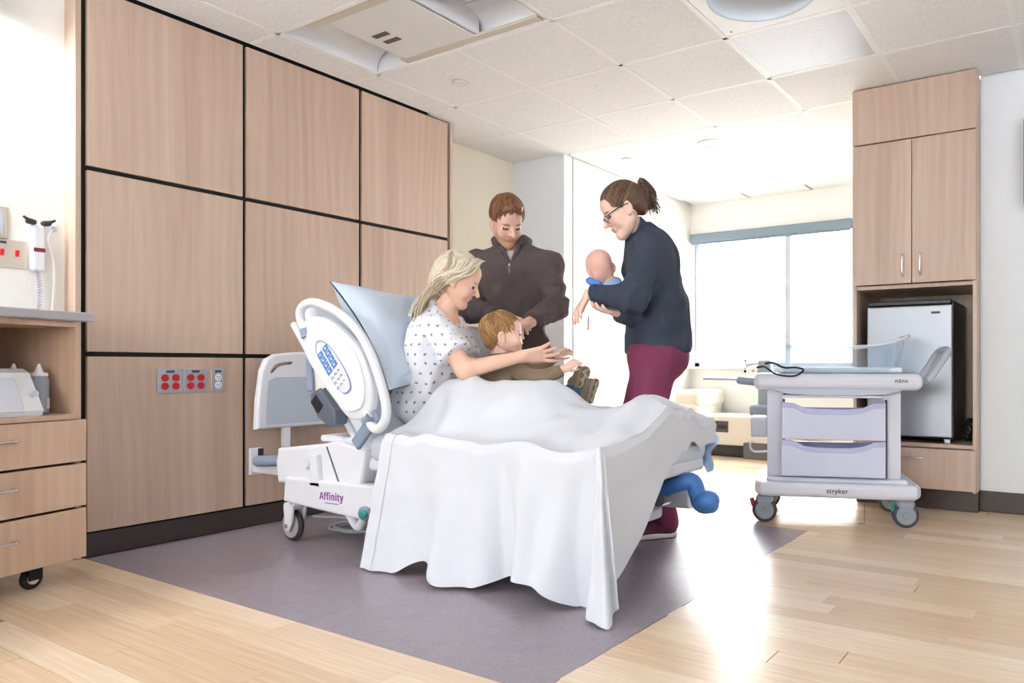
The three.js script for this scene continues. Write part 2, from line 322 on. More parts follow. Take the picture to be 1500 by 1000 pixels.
{ // left wall over the counter
  const X = -3.66;
  const t = thing('switch_plate', 'beige wall plate with two small red rocker switches', 'switch', [X, 1.262, -1.205], Math.PI / 2);
  add(t, 'plate', rbox(0.16, 0.115, 0.006, 0.003), M(0xcdbfb0, 0.45, { metalness: 0.3 }), [0, 0, 0.003]);
  for (const x of [-0.005, 0.045]) add(t, 'rocker', rbox(0.012, 0.026, 0.01, 0.002), M(0xd8242c, 0.4), [x, 0.005, 0.009], [0.25, 0, 0]);
  add(t, 'label_strip', box(0.06, 0.01, 0.001), M(0x2e4050, 0.5), [-0.02, 0.045, 0.0065]);
  const s = thing('wall_frame', 'small steel framed control panel above the red switches', 'panel', [X, 1.385, -1.145], Math.PI / 2);
  add(s, 'frame', rbox(0.15, 0.13, 0.01, 0.004), M(0xc9bda9, 0.4, { metalness: 0.4 }), [0, 0, 0.005]);
  add(s, 'screen', box(0.115, 0.095, 0.002), M(0xbfc4cf, 0.3), [0, 0, 0.011]);
  const o = thing('otoscope_holder', 'white wall-mounted instrument holder with black heads and coiled cord', 'instrument', [X, 1.275, -1.315], Math.PI / 2);
  add(o, 'body', rbox(0.05, 0.19, 0.035, 0.012), WHITEP, [0, 0.02, 0.02]);
  add(o, 'display', box(0.04, 0.016, 0.002), M(0x7a1420, 0.3), [0, 0.012, 0.0385]);
  for (const k of [-1, 1]) { const hd = add(o, 'head', rbox(0.034, 0.022, 0.03, 0.009, 3), M(0x2c2c30, 0.5), [k * 0.026, 0.125, 0.03], [0, 0, k * 0.2]); add(hd, 'tip', cyl(0.008, 0.026, 0.004), M(0x2c2c30, 0.5), [k * 0.02, 0.006, 0.008], [0.4, 0, k * -1.2]); }
  const coil = []; for (let i = 0; i <= 130; i++) { const a = i / 130; coil.push([Math.cos(i * 0.9) * 0.006 + 0.004 * Math.sin(a * 5), -0.07 - a * 0.2, 0.02 + Math.sin(i * 0.9) * 0.006 + a * 0.03]); }
  add(o, 'coiled_cord', tubeG(coil, 0.0022, 320, 5), M(0xb9bcd0, 0.5));
  const c = thing('hanging_cable', 'thin white cable hanging down the left wall from hook', 'cable', [X, 1.3, -1.385], Math.PI / 2);
  add(c, 'cable', tubeG([[-0.02, 0.08, 0.02], [-0.035, 0.04, 0.025], [-0.02, -0.02, 0.02], [-0.012, -0.1, 0.02], [-0.018, -0.26, 0.02]], 0.005, 40, 8), M(0xf0f0ee, 0.5));
  add(c, 'hook', rbox(0.02, 0.025, 0.025, 0.006), M(0xa9bed0, 0.5), [-0.012, 0.085, 0.012]);
}
{ // small plate on alcove wall, framed panel at the right
  const p = thing('wall_switch', 'plain white switch plate on the alcove wall', 'switch', [-3.355, 1.16, -4.95], Math.PI / 2);
  add(p, 'plate', rbox(0.072, 0.116, 0.006, 0.003), M(0xe2e4e6, 0.5), [0, 0, 0.003]); add(p, 'rocker', rbox(0.03, 0.06, 0.006, 0.002), WHITEP, [0, 0, 0.008]);
  const tv = thing('wall_screen', 'dark-edged flat screen on the white wall beside the tall cabinet', 'screen', [0.135, 1.915, -4.59]);
  add(tv, 'case', rbox(0.82, 0.48, 0.05, 0.012), M(0x2f3036, 0.4), [0, 0, 0]);
  add(tv, 'display', box(0.77, 0.43, 0.002), M(0x101216, 0.15), [0, 0, 0.0262]);
  add(tv, 'bracket', box(0.2, 0.2, 0.05), DARK, [0, 0, -0.028]);
}
// ---------------------------------------------------------------- tall cabinet with the fridge
{
  const x0 = -1.153, x1 = -0.492, zf = -4.465, D = 0.62, t18 = 0.02, W = x1 - x0, xc = (x0 + x1) / 2;
  const c = thing('tall_cabinet', 'tall light-wood built-in cabinet with two doors above a fridge niche', 'cabinet', [xc, 0, zf]);
  const w = (n, a, b, d, p, s = 0) => add(c, n, metreUV(rbox(a, b, d, 0.0018, 1), s, s * 0.7), WOOD, p);
  const top = 2.425;
  w('side_panel', t18, top - 0.115, D, [-W / 2 + t18 / 2, 0.115 + (top - 0.115) / 2, -D / 2], 0.3);
  w('side_panel', t18, top - 0.115, D, [W / 2 - t18 / 2, 0.115 + (top - 0.115) / 2, -D / 2], 1.1);
  w('fascia', W, top - 2.105, 0.02, [0, (top + 2.105) / 2, 0.01], 0.7);
  w('shelf', W - 0.04, 0.022, D - 0.02, [0, 1.268, -D / 2], 0.5);
  w('shelf', W - 0.04, 0.022, D - 0.02, [0, 0.365, -D / 2], 0.9);
  add(c, 'back_panel', metreUV(box(W - 0.04, top - 0.12, 0.012)), WOOD, [0, (top + 0.12) / 2, -D + 0.006]);
  for (const s of [-1, 1]) {
    const d = add(c, 'door', metreUV(rbox(W / 2 - 0.004, 0.815, 0.02, 0.002, 1), 2 + s, 1.3 * s), WOOD, [s * W / 4, 1.69, 0.011]);
    add(d, 'handle', rod([[s * -0.018, 0.06, 0.01], [s * -0.018, 0.06, 0.03], [s * -0.018, 0.045, 0.036], [s * -0.018, -0.045, 0.036], [s * -0.018, -0.06, 0.03], [s * -0.018, -0.06, 0.01]].map(([a, b, e]) => [a - s * 0.1, b - 0.305, e]), 0.006, 30), CHROME);
  }
  const d = add(c, 'drawer', metreUV(rbox(W - 0.006, 0.225, 0.02, 0.002, 1), 0.2, 2.2), WOOD, [0, 0.238, 0.011]);
  add(d, 'handle', rod([[-0.07, 0.06, 0.01], [-0.07, 0.06, 0.034], [-0.05, 0.06, 0.038], [0.05, 0.06, 0.038], [0.07, 0.06, 0.034], [0.07, 0.06, 0.01]], 0.005, 30), CHROME);
  add(c, 'toe_kick', rbox(W, 0.112, 0.5, 0.003), M(0x4d423d, 0.5), [0, 0.057, -0.32]);
}
{
  const f = thing('mini_fridge', 'silver-fronted small fridge in the cabinet niche', 'fridge', [-0.848, 0.378, -4.52]);
  add(f, 'case', rbox(0.455, 0.785, 0.44, 0.01), M(0x141518, 0.4), [0.008, 0.41, -0.24]);
  add(f, 'door', rbox(0.462, 0.745, 0.05, 0.008), M(0xa4a8ae, 0.42, { metalness: 0.8 }), [0, 0.405, 0.01]);
  add(f, 'hinge_cap', rbox(0.45, 0.025, 0.06, 0.006), M(0x191a1e, 0.35), [0, 0.795, 0.0]);
  add(f, 'badge', rbox(0.046, 0.012, 0.003, 0.001), M(0x3d434c, 0.4), [0.145, 0.735, 0.036]);
  for (const x of [-0.19, 0.2]) add(f, 'foot', cyl(0.014, 0.024, 0.018), WHITEP, [x, 0.012, 0.0]);
  const c = thing('power_cord_bundle', 'black coiled cord in the niche beside the fridge', 'cord', [-0.557, 0.378, -4.7]);
  const p = []; for (let i = 0; i < 60; i++) p.push([Math.cos(i * 0.61) * 0.018 + 0.006 * Math.sin(i * 2.1), 0.07 + 0.06 * Math.sin(i * 0.61 + 0.8 * Math.sin(i * 0.23)), Math.sin(i * 0.37) * 0.05 + Math.sin(i * 1.3) * 0.012]);
  add(c, 'cord', tubeG(p, 0.004, 200, 6), RUBBER);
}
// ---------------------------------------------------------------- low sofa under the window
{
  const s = thing('window_sofa', 'cream upholstered sleeper sofa with dark base below the window', 'sofa', [-2.75, 0, -6.42]);
  const cream = M(0xe9e3d4, 0.75);
  add(s, 'base', rbox(1.1, 0.26, 0.55, 0.012), cream, [0.1, 0.235, 0]);
  add(s, 'plinth', box(1.1, 0.1, 0.5), M(0x3c3a3c, 0.7), [0.1, 0.055, 0]);
  add(s, 'armrest', rbox(0.26, 0.34, 0.62, 0.05, 4), cream, [-0.36, 0.3, 0.02]);
  add(s, 'seat_cushion', rbox(0.26, 0.16, 0.6, 0.05, 4), cream, [-0.34, 0.51, 0.0]);
  const h = add(s, 'recessed_handle', rbox(0.13, 0.1, 0.012, 0.004), M(0x55524f, 0.5), [0.0, 0.27, 0.276]); add(h, 'grip', rbox(0.09, 0.04, 0.012, 0.005), M(0x2a292b, 0.4), [0.01, 0, 0.006]);
  add(s, 'foot', rbox(0.22, 0.14, 0.1, 0.01), M(0x6a6a70, 0.6), [0.33, 0.07, 0.26]);
  const p = thing('grey_stand', 'grey upright device stand on a wedge foot on the sofa ledge', 'stand', [-2.42, 0.366, -6.36]);
  add(p, 'foot_block', rbox(0.24, 0.1, 0.2, 0.03, 3), M(0x76808c, 0.6), [0, 0.05, 0]);
  add(p, 'upright', rbox(0.12, 0.42, 0.08, 0.02, 3), M(0x87929e, 0.55), [0, 0.29, 0]);
}
// ---------------------------------------------------------------- wheeled supply cart at the left
const cartRot = Math.PI / 2 - THREE.MathUtils.degToRad(16.9);   // local +z faces the bed, local -x ... +x runs away
{
  // local frame: x along the front (+x = far end), z = outward normal
  const c = thing('supply_cart', 'light-wood rolling supply cart with open niche, drawers and grey top', 'cart');
  c.position.set(-3.2 + 0.29 * 0.35 - 0.957 * 0.22, 0, -1.31 + 0.957 * 0.35 + 0.29 * 0.22); c.rotation.y = Math.PI / 2 + THREE.MathUtils.degToRad(16.9);
  // with this turn local +x = (-sin16.9, -cos16.9) (away), local +z = (cos16.9, -sin16.9) (towards the bed)
  const W = 0.7, D = 0.44, zf = D / 2;
  const w = (n, a, b, d, p, s = 0) => add(c, n, metreUV(rbox(a, b, d, 0.0018, 1), s, s * 1.7), WOOD2, p);
  w('side_panel', 0.02, 0.88, D - 0.02, [W / 2 - 0.016, 0.54, -0.01], 0.3); w('side_panel', 0.02, 0.88, D - 0.02, [-W / 2 + 0.016, 0.54, -0.01], 0.8);
  w('back_panel', W - 0.05, 0.86, 0.012, [0, 0.54, -zf + 0.01], 0.1);
  w('bottom_panel', W - 0.04, 0.02, D - 0.03, [0, 0.11, 0], 0.1);
  w('shelf', W - 0.05, 0.02, D - 0.03, [0, 0.622, 0], 0.6);
  w('top_rail', W - 0.05, 0.022, D - 0.03, [0, 0.968, 0], 0.9);
  add(c, 'worktop', rbox(W + 0.04, 0.034, D + 0.04, 0.006), M(0xa9a6ab, 0.4), [0, 0.996, 0]);
  [[0.612, 0.452], [0.447, 0.284], [0.279, 0.09]].forEach(([a, b], k) => {
    const d = add(c, 'drawer', metreUV(rbox(W - 0.002, a - b - 0.004, 0.02, 0.002, 1), k * 0.9, k * 1.3), WOOD2, [0, (a + b) / 2, zf - 0.006]);
    add(d, 'handle', rod([[-0.1, 0.02, 0.01], [-0.1, 0.02, 0.034], [-0.085, 0.02, 0.038], [0.085, 0.02, 0.038], [0.1, 0.02, 0.034], [0.1, 0.02, 0.01]].map(([x, y, z]) => [x - 0.02, y, z]), 0.005, 30), CHROME);
  });
  for (const [x, z] of [[0.22, 0.14], [-0.25, 0.14], [0.22, -0.15], [-0.25, -0.15]]) {
    const k = add(c, 'caster', merge([moved(rbox(0.1, 0.012, 0.05, 0.003), 0, 0.083, 0), moved(rbox(0.05, 0.05, 0.008, 0.003), -0.012, 0.06, 0.018), moved(rbox(0.05, 0.05, 0.008, 0.003), -0.012, 0.06, -0.018)]), BLACK, [x, 0, z]);
    add(k, 'wheel', merge([moved(new THREE.TorusGeometry(0.029, 0.011, 10, 28), 0, 0, 0), moved(cyl(0.03, 0.016), 0, 0, 0, Math.PI / 2, 0, 0)]), RUBBER, [-0.015, 0.04, 0]);
    add(k, 'hub', moved(cyl(0.02, 0.028), 0, 0, 0, Math.PI / 2, 0, 0), M(0xd8cfc0, 0.5), [-0.015, 0.04, 0]);
  }
  const put = (x, y, z) => { c.updateMatrixWorld(); const p = V(x, y, z).applyMatrix4(c.matrixWorld); return [p.x, p.y, p.z]; };
  const m = thing('fetal_monitor', 'off-white monitor recorder with sloping front inside the cart niche', 'monitor', put(0.03, 0.632, 0.0), c.rotation.y);
  const prof = shapeOf([[0.13, 0], [0.19, 0.0], [0.2, 0.02], [0.13, 0.155], [0.1, 0.17], [-0.13, 0.17], [-0.15, 0.15], [-0.15, 0]]);
  add(m, 'body', moved(extr(prof, 0.36, 0.006), 0, 0, 0, 0, -Math.PI / 2, 0).translate(0.18, 0, 0), M(0xe9eaec, 0.4));
  add(m, 'paper_door', rbox(0.28, 0.13, 0.01, 0.005), M(0xd5d8e2, 0.3), [-0.03, 0.075, 0.172], [-0.42, 0, 0]);
  add(m, 'knob', moved(cyl(0.012, 0.02), 0, 0, 0, Math.PI / 2, 0, 0), LGREY, [0.155, 0.08, 0.18]);
  add(m, 'maker_mark', textG('PHILIPS', 0.014, 0.001), M(0x8a8d93, 0.5), [-0.02, 0.148, 0.1415], [-0.42, 0, 0]);
  const bin = thing('blue_edged_tray', 'white and blue curved tray behind the monitor in the niche', 'tray', put(-0.02, 0.804, -0.03), c.rotation.y);
  add(bin, 'tray', rbox(0.24, 0.05, 0.16, 0.024, 4), M(0xe4e6ea, 0.4), [0, 0.026, 0]); add(bin, 'rim', moved(rbox(0.25, 0.012, 0.17, 0.006, 3), 0, 0.046, 0), M(0x2f5fa8, 0.4));
  for (const [x, z] of [[0.245, 0.0], [0.275, 0.085]]) {
    const b = thing('gel_bottle', z > 0.05 ? 'clear squeeze bottle with white cone cap nearer the front of the cart niche' : 'clear squeeze bottle half hidden behind the monitor and the other bottle', 'bottle', put(x, 0.632, z), c.rotation.y, 'squeeze bottles in the cart niche');
    add(b, 'bottle', new THREE.LatheGeometry([[0, 0], [0.03, 0], [0.032, 0.006], [0.032, 0.125], [0.026, 0.145], [0.016, 0.15], [0, 0.15]].map((p) => new THREE.Vector2(...p)), 24), M(0xaab3be, 0.25, { transparent: true, opacity: 0.85 }));
    add(b, 'cap', new THREE.LatheGeometry([[0.028, 0.142], [0.028, 0.154], [0.014, 0.157], [0.004, 0.188], [0, 0.188]].map((p) => new THREE.Vector2(...p)), 20), M(0xf1f1f0, 0.5));
    add(b, 'sticker', new THREE.CylinderGeometry(0.0325, 0.0325, 0.04, 20, 1, true, 0.2, 1.2), M(0xe9edf2, 0.5), [0, 0.04, 0]);
  }
  const h = thing('telephone_handset', 'dark handset with a looping cable on the grey cart top', 'handset', put(-0.14, 1.013, -0.02), c.rotation.y);
  add(h, 'handset', rod([[-0.12, 0.018, 0.02], [-0.06, 0.03, 0.01], [0.03, 0.034, 0], [0.09, 0.02, -0.01]], 0.018, 24), M(0x232833, 0.35));
  add(h, 'cable', tubeG([[-0.18, 0.006, 0.05], [-0.05, 0.02, 0.08], [0.1, 0.06, 0.06], [0.24, 0.055, 0.0], [0.27, 0.02, -0.03], [0.25, 0.005, -0.06]], 0.0045, 60, 8), M(0x2d4352, 0.45));
}
// ---------------------------------------------------------------- newborn bassinet
{
  const b = thing('bassinet_cart', 'white wheeled newborn bassinet with lilac drawers and a clear tub', 'bassinet', [-1.145, 0, -4.02], THREE.MathUtils.degToRad(20));
  const zf = 0.235, lil = M(0xbcbde0, 0.4), wht = M(0xdfe1ec, 0.38), drawerM = M(0xd3d6ea, 0.4);
  const basePts = [[-0.41, -0.2], [-0.38, -0.27], [0.38, -0.27], [0.41, -0.2], [0.41, 0.2], [0.38, 0.27], [-0.38, 0.27], [-0.41, 0.2]];
  add(b, 'base', moved(extr(shapeOf(basePts), 0.075, 0.026, 4), 0, 0, 0, -Math.PI / 2, 0, 0).translate(0, 0.14, 0), wht);
  add(b, 'deck', rbox(0.7, 0.03, 0.42, 0.014, 3), wht, [0, 0.222, 0]);
  add(b, 'maker_mark', textG('stryker', 0.022, 0.001), M(0x4a4e58, 0.5), [0.0, 0.168, 0.2705]);
  for (const x of [-0.305, 0.275]) for (const z of [0.15]) {
    const col = shapeOf([[-0.042, -0.05], [0.042, -0.05], [0.042, 0.03], [0.025, 0.06], [-0.025, 0.06], [-0.042, 0.03]], false);
    add(b, 'column', moved(extr(col, 0.46, 0.006), 0, 0, 0, -Math.PI / 2, 0, 0).translate(x, 0.235, z - 0.02), wht);
    add(b, 'column_core', rbox(0.05, 0.46, 0.26, 0.01), GREYP, [x + (x < 0 ? -0.012 : 0.022), 0.465, -0.02]);
  }
  // top tray
  add(b, 'tray', rbox(0.83, 0.085, 0.5, 0.035, 4), wht, [0, 0.73, 0]);
  add(b, 'tray_apron', moved(extr(shapeOf([[-0.33, 0], [0.33, 0], [0.24, -0.028], [0.13, -0.034], [-0.13, -0.034], [-0.24, -0.028]], false), 0.4, 0.004), 0, 0.695, -0.16), M(0xc4c7d6, 0.4));
  add(b, 'maker_mark', textG('nāno', 0.019, 0.001), M(0x585c68, 0.5), [0.31, 0.728, 0.2505]);
  add(b, 'writing_shelf', rbox(0.5, 0.014, 0.42, 0.006), wht, [-0.02, 0.655, 0.02]);
  // drawers with scooped lilac front lips
  const scoop = (w, h, dip) => [[-w / 2, 0], [w / 2, 0], [w / 2, h], [w / 2 - 0.06, h - 0.004], [w / 2 - 0.11, h - dip * 0.75], [w / 2 - 0.17, h - dip], [-w / 2 + 0.17, h - dip], [-w / 2 + 0.11, h - dip * 0.75], [-w / 2 + 0.06, h - 0.004], [-w / 2, h]];
  for (const [y, h] of [[0.435, 0.19], [0.245, 0.185]]) {
    const d = add(b, 'drawer', extr(shapeOf(scoop(0.512, h - 0.024, 0.036)), 0.022, 0.004), drawerM, [-0.018, y, zf - 0.022]);
    add(d, 'lip', extr(shapeOf([...scoop(0.512, h, 0.036).slice(2), ...scoop(0.512, h - 0.026, 0.036).slice(2).reverse()]), 0.026, 0.003), lil, [0, 0.0, -0.002]);
    add(d, 'bin', merge([moved(box(0.49, 0.006, 0.34), 0, 0.02, -0.17), moved(box(0.006, h * 0.75, 0.34), -0.245, h * 0.4, -0.17), moved(box(0.006, h * 0.75, 0.34), 0.245, h * 0.4, -0.17), moved(box(0.49, h * 0.75, 0.006), 0, h * 0.4, -0.34)]), lil);
  }
  add(b, 'drawer_runner', rbox(0.012, 0.4, 0.02, 0.003), M(0x3a3d46, 0.5), [0.243, 0.44, 0.2]); add(b, 'drawer_runner', rbox(0.012, 0.4, 0.02, 0.003), M(0x3a3d46, 0.5), [-0.262, 0.44, 0.2]);
  // clear tub: open basin whose long rims dip in the middle
  {
    const n = 64, pos = [], idx = [], rows = 8, L = 0.355, Wd = 0.2;
    for (let i = 0; i < n; i++) {
      const a = i / n * Math.PI * 2, c = Math.cos(a), s = Math.sin(a), e = 0.35;
      const cx = Math.sign(c) * Math.abs(c) ** e, cz = Math.sign(s) * Math.abs(s) ** e;
      const rim = 0.135 + 0.06 * Math.pow(Math.abs(cx), 3.0);
      for (let k = 0; k <= rows; k++) { const t = k / rows; const f = 0.9 + 0.1 * t + (k === rows ? 0.045 : 0); pos.push(cx * L * f, t * rim, cz * Wd * f); }
    }
    for (let i = 0; i < n; i++) for (let k = 0; k < rows; k++) { const a = i * (rows + 1) + k, q = ((i + 1) % n) * (rows + 1) + k; idx.push(a, a + 1, q, q, a + 1, q + 1); }
    const g = new THREE.BufferGeometry(); g.setAttribute('position', new THREE.Float32BufferAttribute(pos, 3)); g.setIndex(idx); g.computeVertexNormals();
    const clear = M(0xe8f1f8, 0.05, { transmission: 0.92, thickness: 0, ior: 1.5, side: THREE.DoubleSide });
    const tub = add(b, 'tub', g, clear, [0, 0.774, -0.01]);
    const rim = []; for (let i = 0; i < n; i++) { const j = (i * (rows + 1) + rows) * 3; rim.push([pos[j], pos[j + 1], pos[j + 2]]); }
    add(tub, 'tub_rim', tubeG(rim, 0.008, 160, 8, true), M(0xf4f7fb, 0.1, { transmission: 0.45, thickness: 0, ior: 1.5 }));
    add(b, 'tub_mattress', rbox(0.62, 0.03, 0.34, 0.014, 3), M(0xe6e9ef, 0.7), [0.02, 0.79, -0.01]);
  }
  // right push handle (a loop) and left folding shelf
  add(b, 'push_handle', tubeG([[0.4, 0.725, 0.14], [0.45, 0.735, 0.14], [0.5, 0.8, 0.14], [0.545, 0.875, 0.135], [0.56, 0.895, 0.08], [0.56, 0.9, 0], [0.56, 0.895, -0.08], [0.545, 0.875, -0.135], [0.5, 0.8, -0.14], [0.45, 0.735, -0.14], [0.4, 0.725, -0.14]], 0.016, 80, 12), M(0xb4b8c6, 0.4));
  for (const z of [0.14, -0.14]) add(b, 'handle_mount', rod([[0.39, 0.722, z], [0.44, 0.73, z]], 0.023, 8), GREYP);
  add(b, 'fold_shelf', rbox(0.2, 0.012, 0.34, 0.004), M(0xc3c7d2, 0.4), [-0.585, 0.742, 0.0], [0, 0, -0.03]);
  add(b, 'shelf_mount', rod([[-0.4, 0.725, 0.16], [-0.49, 0.735, 0.16]], 0.02, 8), GREYP);
  const cb = add(b, 'side_box', rbox(0.085, 0.095, 0.16, 0.008, 3), M(0xc6c7d6, 0.4), [-0.39, 0.485, 0.1]); add(cb, 'lid', rbox(0.08, 0.016, 0.15, 0.006), WHITEP, [0, 0.05, 0]);
  add(b, 'hook', rod([[-0.35, 0.36, 0.16], [-0.42, 0.36, 0.16], [-0.435, 0.38, 0.16], [-0.435, 0.4, 0.16], [-0.425, 0.41, 0.16]], 0.006, 24), WHITEP);
  add(b, 'ground_chain', merge(Array.from({ length: 14 }, (_, i) => moved(new THREE.SphereGeometry(0.003, 8, 6), 0.14 - (i > 10 ? (i - 10) * 0.009 : 0), 0.13 - Math.min(i, 10) * 0.0122, 0.2))), M(0x6b5a50, 0.4, { metalness: 0.6 }));
  for (const [x, z, k] of [[-0.36, 0.2, 0], [0.335, 0.2, 1], [-0.34, -0.22, 2], [0.32, -0.22, 3]]) {
    const c = add(b, 'caster', merge([moved(cyl(0.02, 0.05), 0, 0.14, 0), moved(rbox(0.09, 0.05, 0.07, 0.02, 3), 0.0, 0.115, 0)]), M(0x9aa3b2, 0.45), [x, 0, z]);
    for (const s of [-1, 1]) {
      const w = add(c, 'wheel', merge([moved(new THREE.TorusGeometry(0.054, 0.0095, 10, 36), 0, 0, 0), moved(cyl(0.055, 0.017), 0, 0, 0, Math.PI / 2, 0, 0)]), M(0x3b3f48, 0.5), [0, 0.0635, s * 0.022]);
      add(w, 'hubcap', merge([moved(cyl(0.049, 0.006, 0.046), 0, 0, 0.0095, Math.PI / 2, 0, 0), moved(cyl(0.018, 0.006, 0.015), 0, 0, 0.0125, Math.PI / 2, 0, 0)]), M(0x8e949f, 0.45));
    }
    add(c, 'brake_pedal', rbox(0.02, 0.045, 0.05, 0.006), k % 2 ? M(0x2f8a72, 0.4) : M(0xc02438, 0.4), [x < 0 ? -0.062 : -0.06, 0.1, 0.0], [0, 0, 0.25]);
  }
  // stethoscope on the tray corner
  const st = thing('stethoscope', 'black stethoscope draped over the bassinet tray corner', 'stethoscope', [-1.145, 0.774, -4.02], THREE.MathUtils.degToRad(20));
  add(st, 'tubing', tubeG([[-0.25, 0.028, 0.2], [-0.2, 0.03, 0.24], [-0.165, 0.018, 0.262], [-0.2, -0.01, 0.268], [-0.26, -0.012, 0.27], [-0.31, 0.0, 0.268], [-0.345, 0.025, 0.25], [-0.365, 0.035, 0.225], [-0.4, 0.03, 0.21]], 0.005, 90, 8), RUBBER);
  add(st, 'yoke', tubeG([[-0.25, 0.028, 0.2], [-0.28, 0.036, 0.2], [-0.3, 0.05, 0.21], [-0.33, 0.055, 0.2], [-0.36, 0.05, 0.2]], 0.0055, 30, 8), RUBBER);
  for (const [y, z] of [[0.065, 0.2], [0.01, 0.22]]) { const e = add(st, 'ear_tube', tubeG([[-0.36, 0.05, 0.2], [-0.41, 0.05, (0.2 + z) / 2], [-0.455, 0.04 + (y - 0.04) * 0.3, z], [-0.46, y, z]], 0.0028, 30, 6), STEEL); add(e, 'ear_tip', new THREE.SphereGeometry(0.007, 12, 8), RUBBER, [-0.46, y, z]); }
  add(st, 'chest_piece', moved(cyl(0.021, 0.01), 0, 0, 0), STEEL, [-0.405, 0.012, 0.2]);
}
// ---------------------------------------------------------------- birthing bed
const BX = -2.4, BZ = -2.51;
const bed = thing('hospital_bed', 'white hospital birthing bed with raised back and side rails', 'bed', [BX, 0, BZ]);
{
  const b = bed, wp = M(0xe6e8ee, 0.38), gp = M(0x8896ab, 0.42), inset = M(0xb9c2d0, 0.5);
  const L = (pts) => pts.map(([x, y]) => [x - BX, y]);
  // headboard
  {
    const s = shapeOf([[-0.371, 0.5], [-0.364, 0.64], [-0.343, 0.79], [-0.318, 0.845], [-0.27, 0.872], [-0.15, 0.884], [0, 0.888], [0.15, 0.884], [0.27, 0.872], [0.318, 0.845], [0.343, 0.79], [0.364, 0.64], [0.371, 0.5]]);
    for (const k of [-1, 1]) { const h = new THREE.Path(); const q = new THREE.CatmullRomCurve3([[0.315, 0.765], [0.29, 0.825], [0.2, 0.848], [0.165, 0.842], [0.175, 0.812], [0.25, 0.795], [0.285, 0.765]].map(([x, y]) => V(k * x, y, 0)), true, 'centripetal').getPoints(40); h.setFromPoints(q.map((p) => new THREE.Vector2(p.x, p.y))); s.holes.push(h); }
    // extruded along local z, then turned so that its face looks along +x
    const hb = add(b, 'headboard', moved(extr(s, 0.045, 0.014, 4), 0, 0, 0, 0, Math.PI / 2, 0), wp, [-1.07, 0, 0]);
    add(hb, 'inset_panel', moved(extr(shapeOf([[-0.325, 0.52], [0.325, 0.52], [0.31, 0.735], [0.27, 0.755], [-0.27, 0.755], [-0.31, 0.735]]), 0.006, 0.002), 0, 0, 0, 0, Math.PI / 2, 0), inset, [0.0425, 0, 0]);
    for (const z of [0.2, -0.2]) add(b, 'headboard_post', rbox(0.03, 0.2, 0.04, 0.008), wp, [-1.05, 0.42, z]);
  }
  // bumper and wall-side bar
  add(b, 'bumper_bar', rod([[-0.97, 0.352, 0.4], [-0.75, 0.37, 0.4], [-0.6, 0.378, 0.4]], 0.026, 24), gp); add(b, 'bumper_bar', rod([[-0.97, 0.352, -0.4], [-0.6, 0.378, -0.4]], 0.026, 24), gp);
  add(b, 'bumper_plate', rbox(0.02, 0.13, 0.06, 0.004), wp, [-1.04, 0.345, 0.37]); add(b, 'bumper_arm', rbox(0.36, 0.045, 0.04, 0.006), wp, [-0.86, 0.315, 0.37]);
  add(b, 'latch', rbox(0.02, 0.035, 0.02, 0.004), M(0x22242a, 0.5), [-0.98, 0.395, 0.38]);
  // chassis
  add(b, 'head_cover', moved(extr(shapeOf([[-0.77, 0.27], [-0.2, 0.27], [-0.15, 0.46], [-0.36, 0.485], [-0.46, 0.465], [-0.77, 0.43], [-0.785, 0.36]]), 0.86, 0.014, 3), 0, 0, -0.43), wp);
  add(b, 'cover_ridge', rbox(0.4, 0.03, 0.8, 0.012), wp, [-0.3, 0.488, 0]);
  const beam = add(b, 'side_beam', moved(extr(shapeOf([[-0.69, 0.195], [-0.68, 0.305], [0.95, 0.335], [0.95, 0.19], [-0.1, 0.165], [-0.45, 0.18]]), 0.07, 0.012, 3), 0, 0, 0.385), wp); beam.name = 'side_beam';
  add(b, 'side_beam', moved(extr(shapeOf([[-0.69, 0.195], [-0.68, 0.305], [0.95, 0.335], [0.95, 0.19], [-0.1, 0.165]]), 0.07, 0.012, 3), 0, 0, -0.455), wp);
  const mk = add(b, 'maker_mark', textG('Affinity', 0.032, 0.001), M(0x9a4fa0, 0.5), [-0.345, 0.232, 0.4555], [0, 0, 0.02]);
  add(mk, 'underline', rbox(0.09, 0.004, 0.001, 0.0004, 1), M(0x6a86c8, 0.5), [0, -0.014, 0.0]);
  add(b, 'knob', moved(merge([moved(cyl(0.028, 0.02, 0.026), 0, 0, 0), moved(cyl(0.018, 0.03), 0, 0.01, 0)]), 0, 0, 0, Math.PI / 2, 0, 0), wp, [-0.52, 0.375, 0.437]);
  add(b, 'upright_bracket', moved(extr(shapeOf([[-0.5, 0.28], [-0.42, 0.28], [-0.44, 0.33], [-0.45, 0.42], [-0.49, 0.42]]), 0.03, 0.006), 0, 0, 0.425), wp);
  add(b, 'cover_seam', box(0.006, 0.2, 0.004), M(0x6b7180, 0.5), [-0.36, 0.37, 0.432], [0, 0, 0.5]);
  add(b, 'pedal', moved(new THREE.SphereGeometry(0.04, 20, 12), 0, 0, 0).scale(1, 0.75, 0.5), M(0x7b8698, 0.4), [-0.12, 0.2, 0.46]);
  add(b, 'pedal_pad', moved(new THREE.SphereGeometry(0.026, 20, 12), 0, 0, 0).scale(1, 0.7, 0.4), M(0x2f8a86, 0.4), [-0.112, 0.203, 0.478]);
  add(b, 'lower_frame', merge([moved(rbox(1.7, 0.06, 0.5, 0.02), 0.05, 0.2, 0), moved(rbox(0.5, 0.14, 0.4, 0.03), -0.1, 0.3, 0)]), M(0xc9ccd4, 0.45));
  add(b, 'skid', rod([[-0.3, 0.17, 0.4], [-0.24, 0.12, 0.4], [-0.2, 0.17, 0.4]], 0.018, 16), wp);
